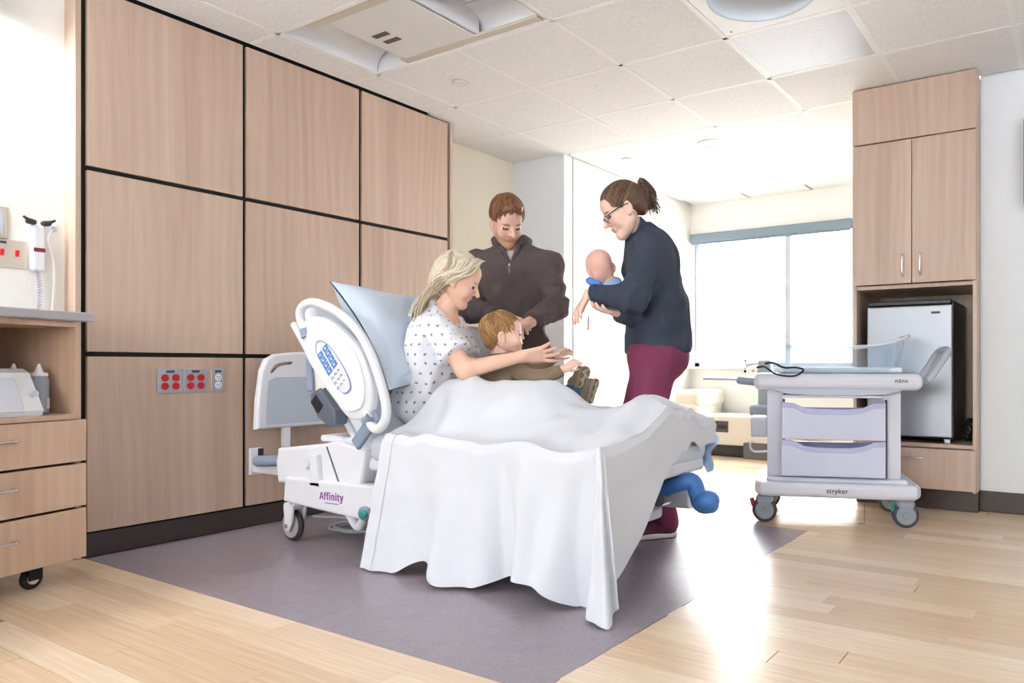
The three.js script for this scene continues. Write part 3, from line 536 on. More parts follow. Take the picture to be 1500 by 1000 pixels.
  for (const [x, z] of [[-0.7, 0.39], [0.5, 0.41], [-0.7, -0.39], [0.5, -0.41]]) {
    const c = add(b, 'caster', merge([moved(cyl(0.03, 0.05), 0.02, 0.195, 0), moved(rbox(0.075, 0.03, 0.07, 0.01), 0.0, 0.165, 0), moved(extr(shapeOf([[-0.03, 0.16], [0.045, 0.17], [0.03, 0.09], [0.005, 0.05], [-0.02, 0.06], [-0.02, 0.1]]), 0.012, 0.003), 0, 0, 0.026), moved(extr(shapeOf([[-0.03, 0.16], [0.045, 0.17], [0.03, 0.09], [0.005, 0.05], [-0.02, 0.06], [-0.02, 0.1]]), 0.012, 0.003), 0, 0, -0.038)]), wp, [x, 0, z]);
    add(c, 'tyre', new THREE.TorusGeometry(0.062, 0.0125, 12, 40), M(0x2c2d31, 0.55), [-0.01, 0.0745, 0]);
    add(c, 'wheel', moved(cyl(0.058, 0.03), 0, 0, 0, Math.PI / 2, 0, 0), M(0xb3aaa6, 0.5), [-0.01, 0.0745, 0]);
    add(c, 'axle', moved(cyl(0.01, 0.09), 0, 0, 0, Math.PI / 2, 0, 0), M(0x9aa0aa, 0.4, { metalness: 0.5 }), [-0.005, 0.075, 0]);
  }
  // mattress: raised back section and flat section
  const foam = M(0xdde3ee, 0.8);
  add(b, 'mattress', rbox(1.2, 0.12, 0.84, 0.05, 4), foam, [0.43, 0.462, 0]);
  add(b, 'back_section', rbox(0.82, 0.12, 0.8, 0.05, 4), foam, [-0.41, 0.76, 0], [0, 0, -0.86]);
  add(b, 'back_shell', rbox(0.8, 0.03, 0.78, 0.012), wp, [-0.47, 0.71, 0], [0, 0, -0.86]);
  add(b, 'foot_deck', rbox(1.2, 0.06, 0.8, 0.02), wp, [0.42, 0.395, 0]);
  // side rails
  const panel = L([[-2.877, 1.021], [-2.82, 1.027], [-2.737, 1.013], [-2.624, 0.952], [-2.516, 0.87], [-2.454, 0.744], [-2.449, 0.661], [-2.474, 0.61], [-2.538, 0.588], [-2.594, 0.594], [-2.691, 0.669], [-2.82, 0.785], [-2.891, 0.874], [-2.901, 0.949]]);
  const railP = L([[-2.882, 0.967], [-2.92, 1.01], [-2.925, 1.055], [-2.891, 1.081], [-2.829, 1.087], [-2.737, 1.065], [-2.624, 1.015], [-2.516, 0.932], [-2.445, 0.833], [-2.396, 0.731], [-2.368, 0.641], [-2.38, 0.586], [-2.425, 0.554], [-2.458, 0.572], [-2.483, 0.613]]);
  const padP = L([[-2.783, 0.917], [-2.737, 0.916], [-2.669, 0.872], [-2.568, 0.757], [-2.559, 0.715], [-2.594, 0.694], [-2.638, 0.713], [-2.737, 0.805], [-2.792, 0.882]]);
  const inner = panel.map(([x, y]) => [-0.265 + (x + 0.265) * 0.84, 0.806 + (y - 0.806) * 0.84]);
  for (const s of [1, -1]) {
    const g = add(b, 'side_rail', moved(extr(shapeOf(panel, true), 0.04, 0.012, 4), 0, 0, -0.02), wp, [0, 0, s * 0.468]);
    add(g, 'rail_face', moved(extr(shapeOf(inner, true), 0.012, 0.005, 3), 0, 0, s > 0 ? 0.018 : -0.03), M(0xeef0f4, 0.35));
    add(g, 'grab_handle', rod(railP.map(([x, y]) => [x, y, s * 0.012]), 0.0195, 90, 14), wp);
    for (const [x, y, r] of [[-0.487, 0.955, 0.3], [-0.068, 0.592, -0.9]]) add(g, 'collar', moved(cyl(0.0235, 0.04), 0, 0, 0), gp, [x + (r < 0 ? -0.005 : 0.003), y, s * 0.012], [0, 0, r]);
    if (s > 0) {
      add(g, 'pad_outline', extr(shapeOf(padP, true), 0.003, 0.001), M(0x8f7fb8, 0.4), [0, 0, 0.0295]);
      add(g, 'control_pad', extr(shapeOf(padP.map(([x, y]) => [-0.275 + (x + 0.275) * 0.93, 0.806 + (y - 0.806) * 0.95]), true), 0.003, 0.001), M(0xe4e9f4, 0.35), [0, 0, 0.031]);
      const blue = M(0x5b86c4, 0.4), dk = M(0x2c3440, 0.5);
      const du = V(0.66, -0.75, 0), dv = V(0.75, 0.66, 0);      // along and across the tilted pad
      const at = (a, c) => [-0.338 + du.x * a + dv.x * c, 0.872 + du.y * a + dv.y * c, 0.0345];
      for (let i = 0; i < 4; i++) for (const c of [-0.022, 0.022]) { const k = add(g, 'key', rbox(0.026, 0.034, 0.003, 0.001, 1), blue, at(0.0 + i * 0.03, c), [0, 0, -0.85]); add(k, 'key_mark', rbox(0.009, 0.009, 0.002, 0.0008, 1), M(0xe9eff8, 0.4), [0, 0, 0.0016]); }
      for (let i = 0; i < 3; i++) for (const c of [-0.025, 0.0, 0.024]) add(g, 'symbol', new THREE.TorusGeometry(0.006, 0.0014, 6, 12, 4.4), c === 0.024 && i === 2 ? M(0xf08a28, 0.4) : dk, at(0.128 + i * 0.028, c));
    }
    add(b, 'rail_link', rbox(0.055, 0.19, 0.022, 0.006), gp, [-0.11, 0.548, s * 0.462], [0, 0, -0.78]);
    add(b, 'rail_strut', rbox(0.035, 0.32, 0.016, 0.006), gp, [-0.497, 0.86, s * 0.455], [0, 0, 0.06]);
    const bx = add(b, 'lock_box', moved(extr(shapeOf([[-0.5, 0.69], [-0.44, 0.715], [-0.33, 0.62], [-0.33, 0.56], [-0.37, 0.545], [-0.45, 0.585], [-0.5, 0.65]]), 0.07, 0.01, 3), 0, 0, s > 0 ? 0.38 : -0.45), M(0x5e6674, 0.45));
    if (s > 0) { add(bx, 'recess', rbox(0.07, 0.05, 0.004, 0.001, 1), M(0x1c1f26, 0.4), [-0.45, 0.645, 0.4505], [0, 0, -0.75]); add(b, 'paper_tag', rbox(0.07, 0.09, 0.002, 0.0005, 1), M(0xf4f3ee, 0.7), [-0.47, 0.735, 0.44], [0.1, 0.1, 0.7]); }
  }
  // foot: blue calf support on a bracket
  const fs = add(b, 'calf_support', rod([[0.93, 0.3, -0.19], [1.0, 0.33, -0.2], [1.05, 0.34, -0.215], [1.07, 0.29, -0.225], [1.085, 0.25, -0.23], [1.12, 0.25, -0.24]], 0.036, 40, 16), M(0x3f74b8, 0.35));
  fs.userData.label = 'blue plastic calf support';
  add(fs, 'cup', moved(new THREE.SphereGeometry(0.055, 24, 16).scale(0.95, 0.8, 1.1), 1.105, 0.265, -0.235), M(0x3f74b8, 0.35));
  add(b, 'support_bracket', moved(cyl(0.03, 0.07), 0.925, 0.265, -0.19, Math.PI / 2, 0, 0), M(0x8f8f94, 0.35, { metalness: 0.7 }));
  add(b, 'support_arm', rod([[0.8, 0.33, -0.19], [0.93, 0.27, -0.19]], 0.018, 8), M(0x8f8f94, 0.35, { metalness: 0.7 }));
  // cable coil on the floor by the wall
  const cb = thing('power_cable', 'grey power cable coiled on the floor behind the bed caster', 'cable', [-3.08, 0, -2.45]);
  const cp = []; for (let i = 0; i < 90; i++) { const a = i * 0.21; cp.push([Math.cos(a) * (0.14 + 0.02 * Math.sin(i * 0.3)) + i * 0.0012 - 0.03, 0.008 + 0.004 * Math.sin(i * 0.5) + (i > 60 ? 0.005 : 0), Math.sin(a) * 0.1]); }
  cp.push([0.2, 0.01, 0.02], [0.0, 0.008, -0.1], [-0.2, 0.01, -0.1], [-0.4, 0.01, -0.04]);
  add(cb, 'cable', tubeG(cp, 0.0065, 400, 8), M(0xb9bac0, 0.5));
}
// pillow
{
  const t = thing('pillow', 'light blue pillow propped on the raised bed back', 'pillow', [-2.69, 0.94, -2.47]);
  const n = 28, pos = [], idx = [];
  const hx = 0.31, hy = 0.285;
  for (const s of [1, -1]) for (let i = 0; i <= n; i++) for (let j = 0; j <= n; j++) {
    const u = i / n * 2 - 1, v = j / n * 2 - 1;
    const pin = 1 - 0.10 * (u * u * v * v);
    const dent = s < 0 ? 1 - 0.7 * Math.exp(-((u * 1.4) ** 2) - ((v + 0.5) ** 2) * 2) : 1.35, th = dent * 0.085 * Math.pow(Math.max(0, (1 - u ** 4) * (1 - v ** 4)), 0.55) + 0.004 + 0.008 * noise(u * 3, v * 3, s * 2) * (1 - u * u);
    pos.push(u * hx * (1 - 0.07 * (1 - v * v)) * (1 + 0.09 * u * u * v * v), v * hy * (1 + 0.09 * u * u * v * v) * (1 - 0.08 * (1 - u * u)), s * th);
  }
  const o = (n + 1) * (n + 1);
  for (let k = 0; k < 2; k++) for (let i = 0; i < n; i++) for (let j = 0; j < n; j++) { const a = k * o + i * (n + 1) + j, b = a + 1, c = a + n + 1, d = c + 1; if (k) idx.push(a, b, c, b, d, c); else idx.push(a, c, b, b, c, d); }
  const g = new THREE.BufferGeometry(); g.setAttribute('position', new THREE.Float32BufferAttribute(pos, 3)); g.setIndex(idx); g.computeVertexNormals();
  // lies on the slope: long side across the bed (z), thickness along the slope normal
  g.applyMatrix4(new THREE.Matrix4().makeBasis(V(0.06, 0.03, 1).normalize(), V(-0.62, 0.78, 0).normalize(), V(-0.78, -0.62, 0.05).normalize()));
  add(t, 'cushion', g, M(0xcfdcec, 0.85));
}
// white sheet draped over the legs
{
  const x0 = -2.40, x1 = -1.36, zn = -2.055, zf = -2.93, yTop = 0.585;
  const nu = 190, nv = 210, pos = [], idx = [];
  const sm = (a, b, x) => { const t = Math.min(1, Math.max(0, (x - a) / (b - a))); return t * t * (3 - 2 * t); };
  const H = (x, z) => {
    let y = yTop;
    const leg = (zc, w, hgt, xa, xb) => hgt * Math.exp(-(((z - zc) / w) ** 2)) * sm(xa - 0.25, xa + 0.1, x) * (1 - sm(xb - 0.3, xb + 0.1, x));
    y += leg(-2.40, 0.17, 0.175, -2.9, -1.62) + leg(-2.70, 0.13, 0.05, -2.9, -1.6);
    y += 0.12 * Math.exp(-(((x + 1.47) / 0.13) ** 2) - (((z + 2.58) / 0.2) ** 2));                 // the feet
    const d = (z - zn) / 0.2; y -= 0.055 * Math.exp(-d * d);                                     // soft edge
    const de = (z - zn) / 0.14; y += 0.016 * Math.sin(x * 15 + 1.6 * noise(x * 2.3, 0, 2.2) + 1.2) * Math.exp(-de * de) * (0.6 + 0.6 * sm(-2.3, -1.6, x));
    // creases fanning out from the lap and the feet
    const a1 = Math.atan2(z + 2.75, x + 2.75), r1 = Math.hypot(z + 2.75, x + 2.75), a2 = Math.atan2(z + 2.62, x + 1.5), r2 = Math.hypot(z + 2.62, x + 1.5);
    const ridge = (v) => { const q = Math.abs(((v % 1) + 1) % 1 - 0.5) * 2; return q * q * (3 - 2 * q) - 0.5; };
    y += 0.030 * ridge(a1 * 3.1 + 0.5 * noise(x * 3, z * 3, 1)) * sm(0.25, 0.5, r1) * (1 - sm(0.9, 1.2, r1)) * sm(zf, zf + 0.2, z);
    y += 0.026 * ridge(a2 * 1.5 + 0.35 * noise(x * 4, z * 4, 5)) * sm(0.08, 0.2, r2) * (1 - sm(0.35, 0.55, r2));
    y += 0.014 * noise(x * 5 + z * 3, z * 6 - x * 2, 3.1) + 0.008 * noise(x * 13, z * 11, 7.7);
    return y;
  };
  const NEAR = 0.60, FOOT = 0.60, FAR = 0.12;
  for (let i = 0; i <= nu; i++) for (let j = 0; j <= nv; j++) {
    const p = x0 + (i / nu) * (x1 - x0 + FOOT), q = zf - FAR + (j / nv) * (zn - zf + FAR + NEAR);   // flat cloth coordinates
    const footLen = 0.13 + (0.52 - 0.13) * sm(-2.85, -2.0, q);
    let dx = Math.max(0, p - x1), dz = q > zn ? q - zn : 0, df = q < zf ? zf - q : 0;
    if (dx > 0) dx *= Math.min(1, footLen / FOOT);
    const bx = Math.min(p, x1), bz = Math.min(Math.max(q, zf), zn);
    let x = bx, z = bz, y = H(bx, bz);
    // the hanging length differs along the near side
    const side = 0.575 - 0.085 * sm(-2.3, -1.5, p) - 0.05 * Math.exp(-(((p + 2.12) / 0.1) ** 2)) + 0.012 * Math.sin(p * 9) + 0.07 * sm(-1.54, -1.40, p);
    if (dz > 0 && dx === 0) dz *= side / NEAR; else if (dz > 0) dz *= 0.548 / NEAR;
    let d = dx > 0 && dz > 0 ? Math.pow(dx ** 4 + dz ** 4, 0.25) : Math.hypot(dx, dz);
    if (d > 0) {
      const hy = Math.hypot(dx, dz), ux = dx / hy, uz = dz / hy, ang = Math.atan2(dx, dz);
      if (dx > 0 && dz > 0) d *= 1 + 0.03 * Math.sin(2 * ang) * sm(0.2, 0.5, d);
      if (d > 0.555) d = 0.555 + (d - 0.555) * 0.3;                                                    // the rounded corner of the cloth
      const fall = Math.min(1, d / 0.56), arc = Math.min(d, 0.05);
      const along = dx === 0 ? p : x1 + ang * 0.3;
      const amp = 0.55 + 0.75 * sm(-2.35, -1.5, p);
      const wv = along * 15 + 1.6 * noise(along * 2.3, 0.4 * fall, 2.2);
      const fold = (0.048 * (Math.sin(wv) + 0.35 * Math.sin(2 * wv + 0.6)) + 0.018 * Math.sin(along * 37 + 2 * noise(along * 3, fall, 4)) + 0.024 * noise(along * 5, fall * 1.3, 9)) * Math.pow(fall, 0.85) * amp + 0.006 * noise(along * 12, fall * 6, 15);
      const out = Math.max(0.014, arc * 0.65 + 0.05 * fall * fall + fold) + (dx > 0 && dz > 0 ? 0.035 * fall * Math.sin(2 * ang) : 0);
      y = y - Math.max(0, d - 0.02) * 0.985;
      x = bx + ux * out; z = bz + uz * out;
    } else if (df > 0) { y -= df * 0.9; z = zf - df * 0.25; }
    // left border runs slightly slanted and pulled up toward the waist
    x += (1 - sm(0, 0.35, (p - x0))) * (0.06 * Math.max(0, y - 0.3) - 0.07 * (1 - Math.min(1, Math.max(0, y) / 0.5)) * 0.6);
    const yGround = 0.006 + 0.004 * noise(x * 20, z * 20, 1);
    if (y < yGround) { const over = yGround - y; y = yGround; z += over * 0.35; x += dx > 0 ? over * 0.2 : 0; }
    pos.push(x, y, z);
  }
  for (let i = 0; i < nu; i++) for (let j = 0; j < nv; j++) { const a = i * (nv + 1) + j, b = a + 1, c = a + nv + 1, e = c + 1; idx.push(a, b, c, b, e, c); }
  const g = new THREE.BufferGeometry(); g.setAttribute('position', new THREE.Float32BufferAttribute(pos, 3)); g.setIndex(idx);
  g.setAttribute('uv', new THREE.Float32BufferAttribute(Array.from({ length: (nu + 1) * (nv + 1) }, (_, k) => [Math.floor(k / (nv + 1)) / nu * 1.7, (k % (nv + 1)) / nv * 1.7]).flat(), 2));
  g.computeVertexNormals();
  const weave = dataTex(128, 128, (u, v) => { const a = 128 + 60 * Math.sin(u * 6.283 * 32) * Math.sin(v * 6.283 * 32) + 20 * loopN(u, v, 20, 20, 3); return [a, a, a]; }, false, 12, 12);
  const s = thing('bed_sheet', 'white cotton sheet draped over the legs and hanging to the floor', 'sheet', [0, 0, 0]);
  s.position.set(-1.9, 0, -2.4); g.translate(1.9, 0, 2.4);
  add(s, 'cloth', g, M(0xdcdfe6, 0.85, { side: THREE.DoubleSide, bumpMap: weave, bumpScale: 0.0004, sheen: 0.2 }));
  // stitched hem along the left border
  const hemPts = []; for (let j = Math.round(nv * 0.62); j <= nv; j += 4) { const k = (8 * (nv + 1) + j) * 3; hemPts.push([pos[k] + 1.9, pos[k + 1], pos[k + 2] + 2.4 + 0.004]); }
  add(s, 'hem_stitch', tubeG(hemPts, 0.0016, 120, 5), M(0xd9dbe2, 0.9));
  const gown = thing('blue_blanket_corner', 'pale blue blanket corner hanging out beyond the foot end of the sheet', 'blanket', [-1.42, 0.42, -2.88]);
  const bp = [], bi = []; for (let i = 0; i <= 20; i++) for (let j = 0; j <= 16; j++) { const u = i / 20, v = j / 16; bp.push(u * 0.14 - 0.05 + 0.012 * Math.sin(v * 9), 0.12 - v * 0.15 - 0.03 * u + 0.008 * Math.sin(u * 14), 0.03 * Math.sin(u * 5 + v * 3) - 0.02); }
  for (let i = 0; i < 20; i++) for (let j = 0; j < 16; j++) { const a = i * 17 + j; bi.push(a, a + 1, a + 17, a + 1, a + 18, a + 17); }
  const bg = new THREE.BufferGeometry(); bg.setAttribute('position', new THREE.Float32BufferAttribute(bp, 3)); bg.setIndex(bi); bg.computeVertexNormals();
  add(gown, 'cloth', bg, M(0xb9d3ee, 0.85, { side: THREE.DoubleSide }));
}
// ---------------------------------------------------------------- people: distance fields meshed by surface nets
function capD(p, c) {
  const ax = c.a[0], ay = c.a[1], az = c.a[2], bx = c.b[0] - ax, by = c.b[1] - ay, bz = c.b[2] - az, px = p[0] - ax, py = p[1] - ay, pz = p[2] - az;
  let t = (px * bx + py * by + pz * bz) / (bx * bx + by * by + bz * bz + 1e-12); t = t < 0 ? 0 : t > 1 ? 1 : t;
  return Math.hypot(px - bx * t, py - by * t, pz - bz * t) - (c.ra + (c.rb - c.ra) * t);
}
function ellD(p, e) {
  let x = p[0] - e.c[0], y = p[1] - e.c[1], z = p[2] - e.c[2];
  if (e.m) { const m = e.m; [x, y, z] = [m[0] * x + m[1] * y + m[2] * z, m[3] * x + m[4] * y + m[5] * z, m[6] * x + m[7] * y + m[8] * z]; }
  const r = e.r, k0 = Math.hypot(x / r[0], y / r[1], z / r[2]), k1 = Math.hypot(x / (r[0] * r[0]), y / (r[1] * r[1]), z / (r[2] * r[2]));
  return k1 < 1e-9 ? -Math.min(...r) : k0 * (k0 - 1) / k1;
}
const Cp = (a, b, ra, rb = ra, k = 0.03) => ({ a, b, ra, rb, k });
const El = (c, r, k = 0.03, m = null) => ({ c, r, k, m });
// rows of an inverse rotation for an ellipsoid whose axes are given
const axes = (x, y, z) => [...x, ...y, ...z];
const tilt = (ang) => [Math.cos(ang), Math.sin(ang), 0, -Math.sin(ang), Math.cos(ang), 0, 0, 0, 1];     // turned by ang about z
function field(prims, subs = [], extra) {
  return (p) => {
    let d = 1e3;
    for (const q of prims) { const e = q.c ? ellD(p, q) : capD(p, q); const k = q.k, h = Math.max(k - Math.abs(d - e), 0) / k; d = Math.min(d, e) - h * h * k * 0.25; }
    for (const q of subs) { const e = -(q.n ? (q.n[0] * (p[0] - q.o[0]) + q.n[1] * (p[1] - q.o[1]) + q.n[2] * (p[2] - q.o[2])) * -1 : q.c ? ellD(p, q) : capD(p, q)); const k = q.k ?? 0.004, h = Math.max(k - Math.abs(d - e), 0) / k; d = Math.max(d, e) + h * h * k * 0.25; }
    return extra ? d + extra(p) : d;
  };
}
// cut away everything on the side the normal points to
const cut = (o, n, k = 0.004) => ({ o, n, k });
function nets(fn, lo, hi, s, colour) {
  const nx = Math.ceil((hi[0] - lo[0]) / s) + 1, ny = Math.ceil((hi[1] - lo[1]) / s) + 1, nz = Math.ceil((hi[2] - lo[2]) / s) + 1;
  const F = new Float32Array(nx * ny * nz), p = [0, 0, 0];
  for (let z = 0, i = 0; z < nz; z++) for (let y = 0; y < ny; y++) for (let x = 0; x < nx; x++, i++) { p[0] = lo[0] + x * s; p[1] = lo[1] + y * s; p[2] = lo[2] + z * s; F[i] = fn(p); }
  const id = new Int32Array(nx * ny * nz).fill(-1), pos = [], idx = [], off = [0, 1, nx, nx + 1, nx * ny, nx * ny + 1, nx * ny + nx, nx * ny + nx + 1];
  const ed = [[0, 1], [2, 3], [4, 5], [6, 7], [0, 2], [1, 3], [4, 6], [5, 7], [0, 4], [1, 5], [2, 6], [3, 7]];
  for (let z = 0; z < nz - 1; z++) for (let y = 0; y < ny - 1; y++) for (let x = 0; x < nx - 1; x++) {
    const b = x + nx * (y + ny * z); let neg = 0; for (let k = 0; k < 8; k++) if (F[b + off[k]] < 0) neg++;
    if (!neg || neg === 8) continue;
    let sx = 0, sy = 0, sz = 0, n = 0;
    for (const [e, g] of ed) { const fa = F[b + off[e]], fb = F[b + off[g]]; if ((fa < 0) === (fb < 0)) continue; const t = fa / (fa - fb); sx += (e & 1) + ((g & 1) - (e & 1)) * t; sy += ((e >> 1) & 1) + (((g >> 1) & 1) - ((e >> 1) & 1)) * t; sz += (e >> 2) + ((g >> 2) - (e >> 2)) * t; n++; }
    id[b] = pos.length / 3; pos.push(lo[0] + (x + sx / n) * s, lo[1] + (y + sy / n) * s, lo[2] + (z + sz / n) * s);
  }
  const quad = (a, b, c, d, f) => { if (a < 0 || b < 0 || c < 0 || d < 0) return; if (f) idx.push(a, b, c, a, c, d); else idx.push(a, c, b, a, d, c); };
  for (let z = 1; z < nz - 1; z++) for (let y = 1; y < ny - 1; y++) for (let x = 1; x < nx - 1; x++) {
    const b = x + nx * (y + ny * z), s0 = F[b] < 0;
    if (s0 !== (F[b + 1] < 0)) quad(id[b - nx - nx * ny], id[b - nx * ny], id[b], id[b - nx], s0);
    if (s0 !== (F[b + nx] < 0)) quad(id[b - 1 - nx * ny], id[b - 1], id[b], id[b - nx * ny], s0);
    if (s0 !== (F[b + nx * ny] < 0)) quad(id[b - 1 - nx], id[b - nx], id[b], id[b - 1], s0);
  }
  const g = new THREE.BufferGeometry(); g.setAttribute('position', new THREE.Float32BufferAttribute(pos, 3)); g.setIndex(idx); g.computeVertexNormals();
  if (colour) { const c = new Float32Array(pos.length); for (let i = 0; i < pos.length; i += 3) { const q = colour([pos[i], pos[i + 1], pos[i + 2]]); c[i] = q[0]; c[i + 1] = q[1]; c[i + 2] = q[2]; } g.setAttribute('color', new THREE.BufferAttribute(c, 3)); }
  return g;
}
function bounds(prims, pad = 0.03) {
  const lo = [1e9, 1e9, 1e9], hi = [-1e9, -1e9, -1e9];
  for (const q of prims) for (let i = 0; i < 3; i++) { const pts = q.c ? [[q.c[i], Math.max(...q.r)]] : [[q.a[i], q.ra], [q.b[i], q.rb]]; for (const [c, r] of pts) { lo[i] = Math.min(lo[i], c - r - pad); hi[i] = Math.max(hi[i], c + r + pad); } }
  return [lo, hi];
}
function blob(prims, cell, { subs = [], extra, colour, pad } = {}) { const [lo, hi] = bounds(prims, pad); return nets(field(prims, subs, extra), lo, hi, cell, colour); }
const lin = (hex) => { const c = new THREE.Color(hex); return [c.r, c.g, c.b]; };
function mergeC(list, def) {
  return mergeGeometries(list.map((g0) => { const g = g0.index ? g0.toNonIndexed() : g0; for (const k of Object.keys(g.attributes)) if (!['position', 'normal', 'color'].includes(k)) g.deleteAttribute(k);
    if (!g.attributes.color) { const c = new Float32Array(g.attributes.position.count * 3); for (let i = 0; i < c.length; i += 3) { c[i] = def[0]; c[i + 1] = def[1]; c[i + 2] = def[2]; } g.setAttribute('color', new THREE.BufferAttribute(c, 3)); } return g; }));
}
const mix = (a, b, t) => [a[0] + (b[0] - a[0]) * t, a[1] + (b[1] - a[1]) * t, a[2] + (b[2] - a[2]) * t];
const bump = (p, c, r) => { const d = Math.hypot((p[0] - c[0]) / r[0], (p[1] - c[1]) / r[1], (p[2] - c[2]) / r[2]); return Math.max(0, 1 - d); };
function basis(pos, F, U) { const f = V(...F).normalize(), x = V(...U).cross(f).normalize(), u = f.clone().cross(x); return new THREE.Matrix4().makeBasis(x, u, f).setPosition(...pos); }

// head in its own frame: x to its left, y up, z forward; about 0.235 m tall
function headGeo(M4, o = {}) {
  const sk = lin(o.skin ?? 0xe3b59c), lip = lin(o.lip ?? 0xb8685f), brow = lin(o.brow ?? 0x6a4a35), S = o.child ? 1 : 1;
  const ch = o.child ?? 0, fem = o.fem ?? 0;
  const P = [
    El([0, 0.035, -0.014], [0.073 + ch * 0.006, 0.084 + ch * 0.004, 0.094], 0.02),
    El([0, -0.028 + ch * 0.006, 0.026], [0.06 + ch * 0.006, 0.082 - ch * 0.014, 0.062], 0.03),
    Cp([0.046, -0.058 + ch * 0.01, 0.0], [0.012, -0.1 + ch * 0.022, 0.058 - ch * 0.004], 0.02 - fem * 0.002, 0.019, 0.03),
    Cp([-0.046, -0.058 + ch * 0.01, 0.0], [-0.012, -0.1 + ch * 0.022, 0.058 - ch * 0.004], 0.02 - fem * 0.002, 0.019, 0.03),
    Cp([-0.034, 0.014, 0.074], [0.034, 0.014, 0.074], 0.011 - ch * 0.003, undefined, 0.02),
    El([0, 0.045, 0.05], [0.058, 0.045, 0.04], 0.02),
    El([0.036, -0.038, 0.06], [0.026 + ch * 0.008, 0.026 + ch * 0.006, 0.024 + ch * 0.004], 0.02), El([-0.036, -0.038, 0.06], [0.026 + ch * 0.008, 0.026 + ch * 0.006, 0.024 + ch * 0.004], 0.02),
    Cp([0, 0.008, 0.083], [0, -0.031 + ch * 0.007, 0.112 - ch * 0.016], 0.007, 0.0105 - ch * 0.001, 0.012),
    El([0.011, -0.034 + ch * 0.005, 0.092 - ch * 0.006], [0.008, 0.007, 0.01], 0.008), El([-0.011, -0.034 + ch * 0.005, 0.092 - ch * 0.006], [0.008, 0.007, 0.01], 0.008),
    El([0, -0.056 + ch * 0.006, 0.08], [0.024, 0.012, 0.012], 0.012),
    Cp([-0.02, -0.0595 + ch * 0.007, 0.083], [0, -0.063 + ch * 0.007, 0.0915], 0.0048, 0.006, 0.006), Cp([0.02, -0.0595 + ch * 0.007, 0.083], [0, -0.063 + ch * 0.007, 0.0915], 0.0048, 0.006, 0.006),
    Cp([-0.017, -0.068 + ch * 0.007, 0.082], [0.017, -0.068 + ch * 0.007, 0.082], 0.0065, undefined, 0.006),
    El([0, -0.1 + ch * 0.021, 0.07 - ch * 0.006], [0.02, 0.017, 0.018], 0.02),
  ];
  for (const s of [1, -1]) P.push(El([s * 0.031, -0.004, 0.073], [0.0148, 0.0135, 0.0135], 0.006),
    El([s * (0.077 + ch * 0.004), -0.012, -0.008], [0.009, 0.031, 0.019], 0.008, axes([0.94, 0, s * 0.34], [0, 1, 0.15 * 0], [-s * 0.34, 0, 0.94])), El([s * (0.074 + ch * 0.004), -0.036, 0.0], [0.008, 0.012, 0.01], 0.008));
  const sub = [];
  for (const s of [1, -1]) sub.push(El([s * 0.031, -0.0055 - (o.closed ? 0.002 : 0), 0.0885], [0.0125, o.closed ? 0.0018 : 0.0048, 0.012], 0.002), El([s * (0.084 + ch * 0.004), -0.008, -0.002], [0.006, 0.016, 0.009], 0.004));
  sub.push(o.smile ? El([0, -0.0655 + ch * 0.007, 0.095], [0.014, 0.0028, 0.016], 0.003) : El([0, -0.0655 + ch * 0.007, 0.096], [0.02, 0.0014, 0.014], 0.002));
  const col = (p) => {
    let c = sk;
    const lp = Math.max(bump(p, [0, -0.0615 + ch * 0.007, 0.092], [0.026, 0.0075, 0.016]), bump(p, [0, -0.069 + ch * 0.007, 0.09], [0.022, 0.009, 0.016]));
    if (lp > 0.08) c = mix(c, lip, Math.min(0.85, lp * 3));
    for (const s of [1, -1]) {
      const b = bump(p, [s * 0.033, 0.0155 + 0.002 - Math.abs(Math.abs(p[0]) - 0.033) * 0.12, 0.085], [0.024, 0.006, 0.03]); if (b > 0.05 && p[2] > 0.05) c = mix(c, brow, Math.min(o.browK ?? 0.75, b * 3));
      const k = bump(p, [s * 0.038, -0.035, 0.08], [0.03, 0.028, 0.04]); if (k > 0) c = mix(c, lin(0xd98f7c), k * 0.35);
      const ir = Math.hypot(p[0] - s * 0.031, p[1] + 0.004); if (p[2] > 0.06 && ir < 0.016 && p[1] < -0.0005 && p[1] > -0.0115 && p[2] < 0.0852) c = lin(0x3c2f2a);
    }
    if (o.beard) { const b = Math.max(bump(p, [0, -0.1, 0.06], [0.07, 0.05, 0.06]), bump(p, [0, -0.05, 0.1], [0.034, 0.012, 0.03]), bump(p, [0.05, -0.06, 0.02], [0.02, 0.05, 0.05]), bump(p, [-0.05, -0.06, 0.02], [0.02, 0.05, 0.05])); if (lp < 0.08) c = mix(c, lin(o.beard), Math.min(0.75, b * 1.8) * (0.8 + 0.3 * noise(p[0] * 300, p[1] * 300, p[2] * 300))); }
    if (o.teeth && Math.abs(p[0]) < 0.012 && Math.abs(p[1] + 0.0655) < 0.0024 && p[2] > 0.07 && p[2] < 0.0885) c = lin(0xf2ece4);
    return c;
  };
  const g = nets(field(P, sub), [-0.105, -0.14, -0.13], [0.105, 0.14, 0.13], o.cell ?? 0.0026, col);
  return g.applyMatrix4(M4);
}
function eyes(parent, M4, k = 1) {
  for (const s of [1, -1]) {
    const e = add(parent, 'eye', new THREE.SphereGeometry(0.0112, 18, 12), M(0xf2ede8, 0.2)); e.applyMatrix4(new THREE.Matrix4().multiplyMatrices(M4, new THREE.Matrix4().makeTranslation(s * 0.031, -0.0045, 0.0715)));
    add(e, 'iris', new THREE.SphereGeometry(0.006, 14, 10), M(0x3d4c58, 0.2), [0, -0.002, 0.0062]);
  }
}
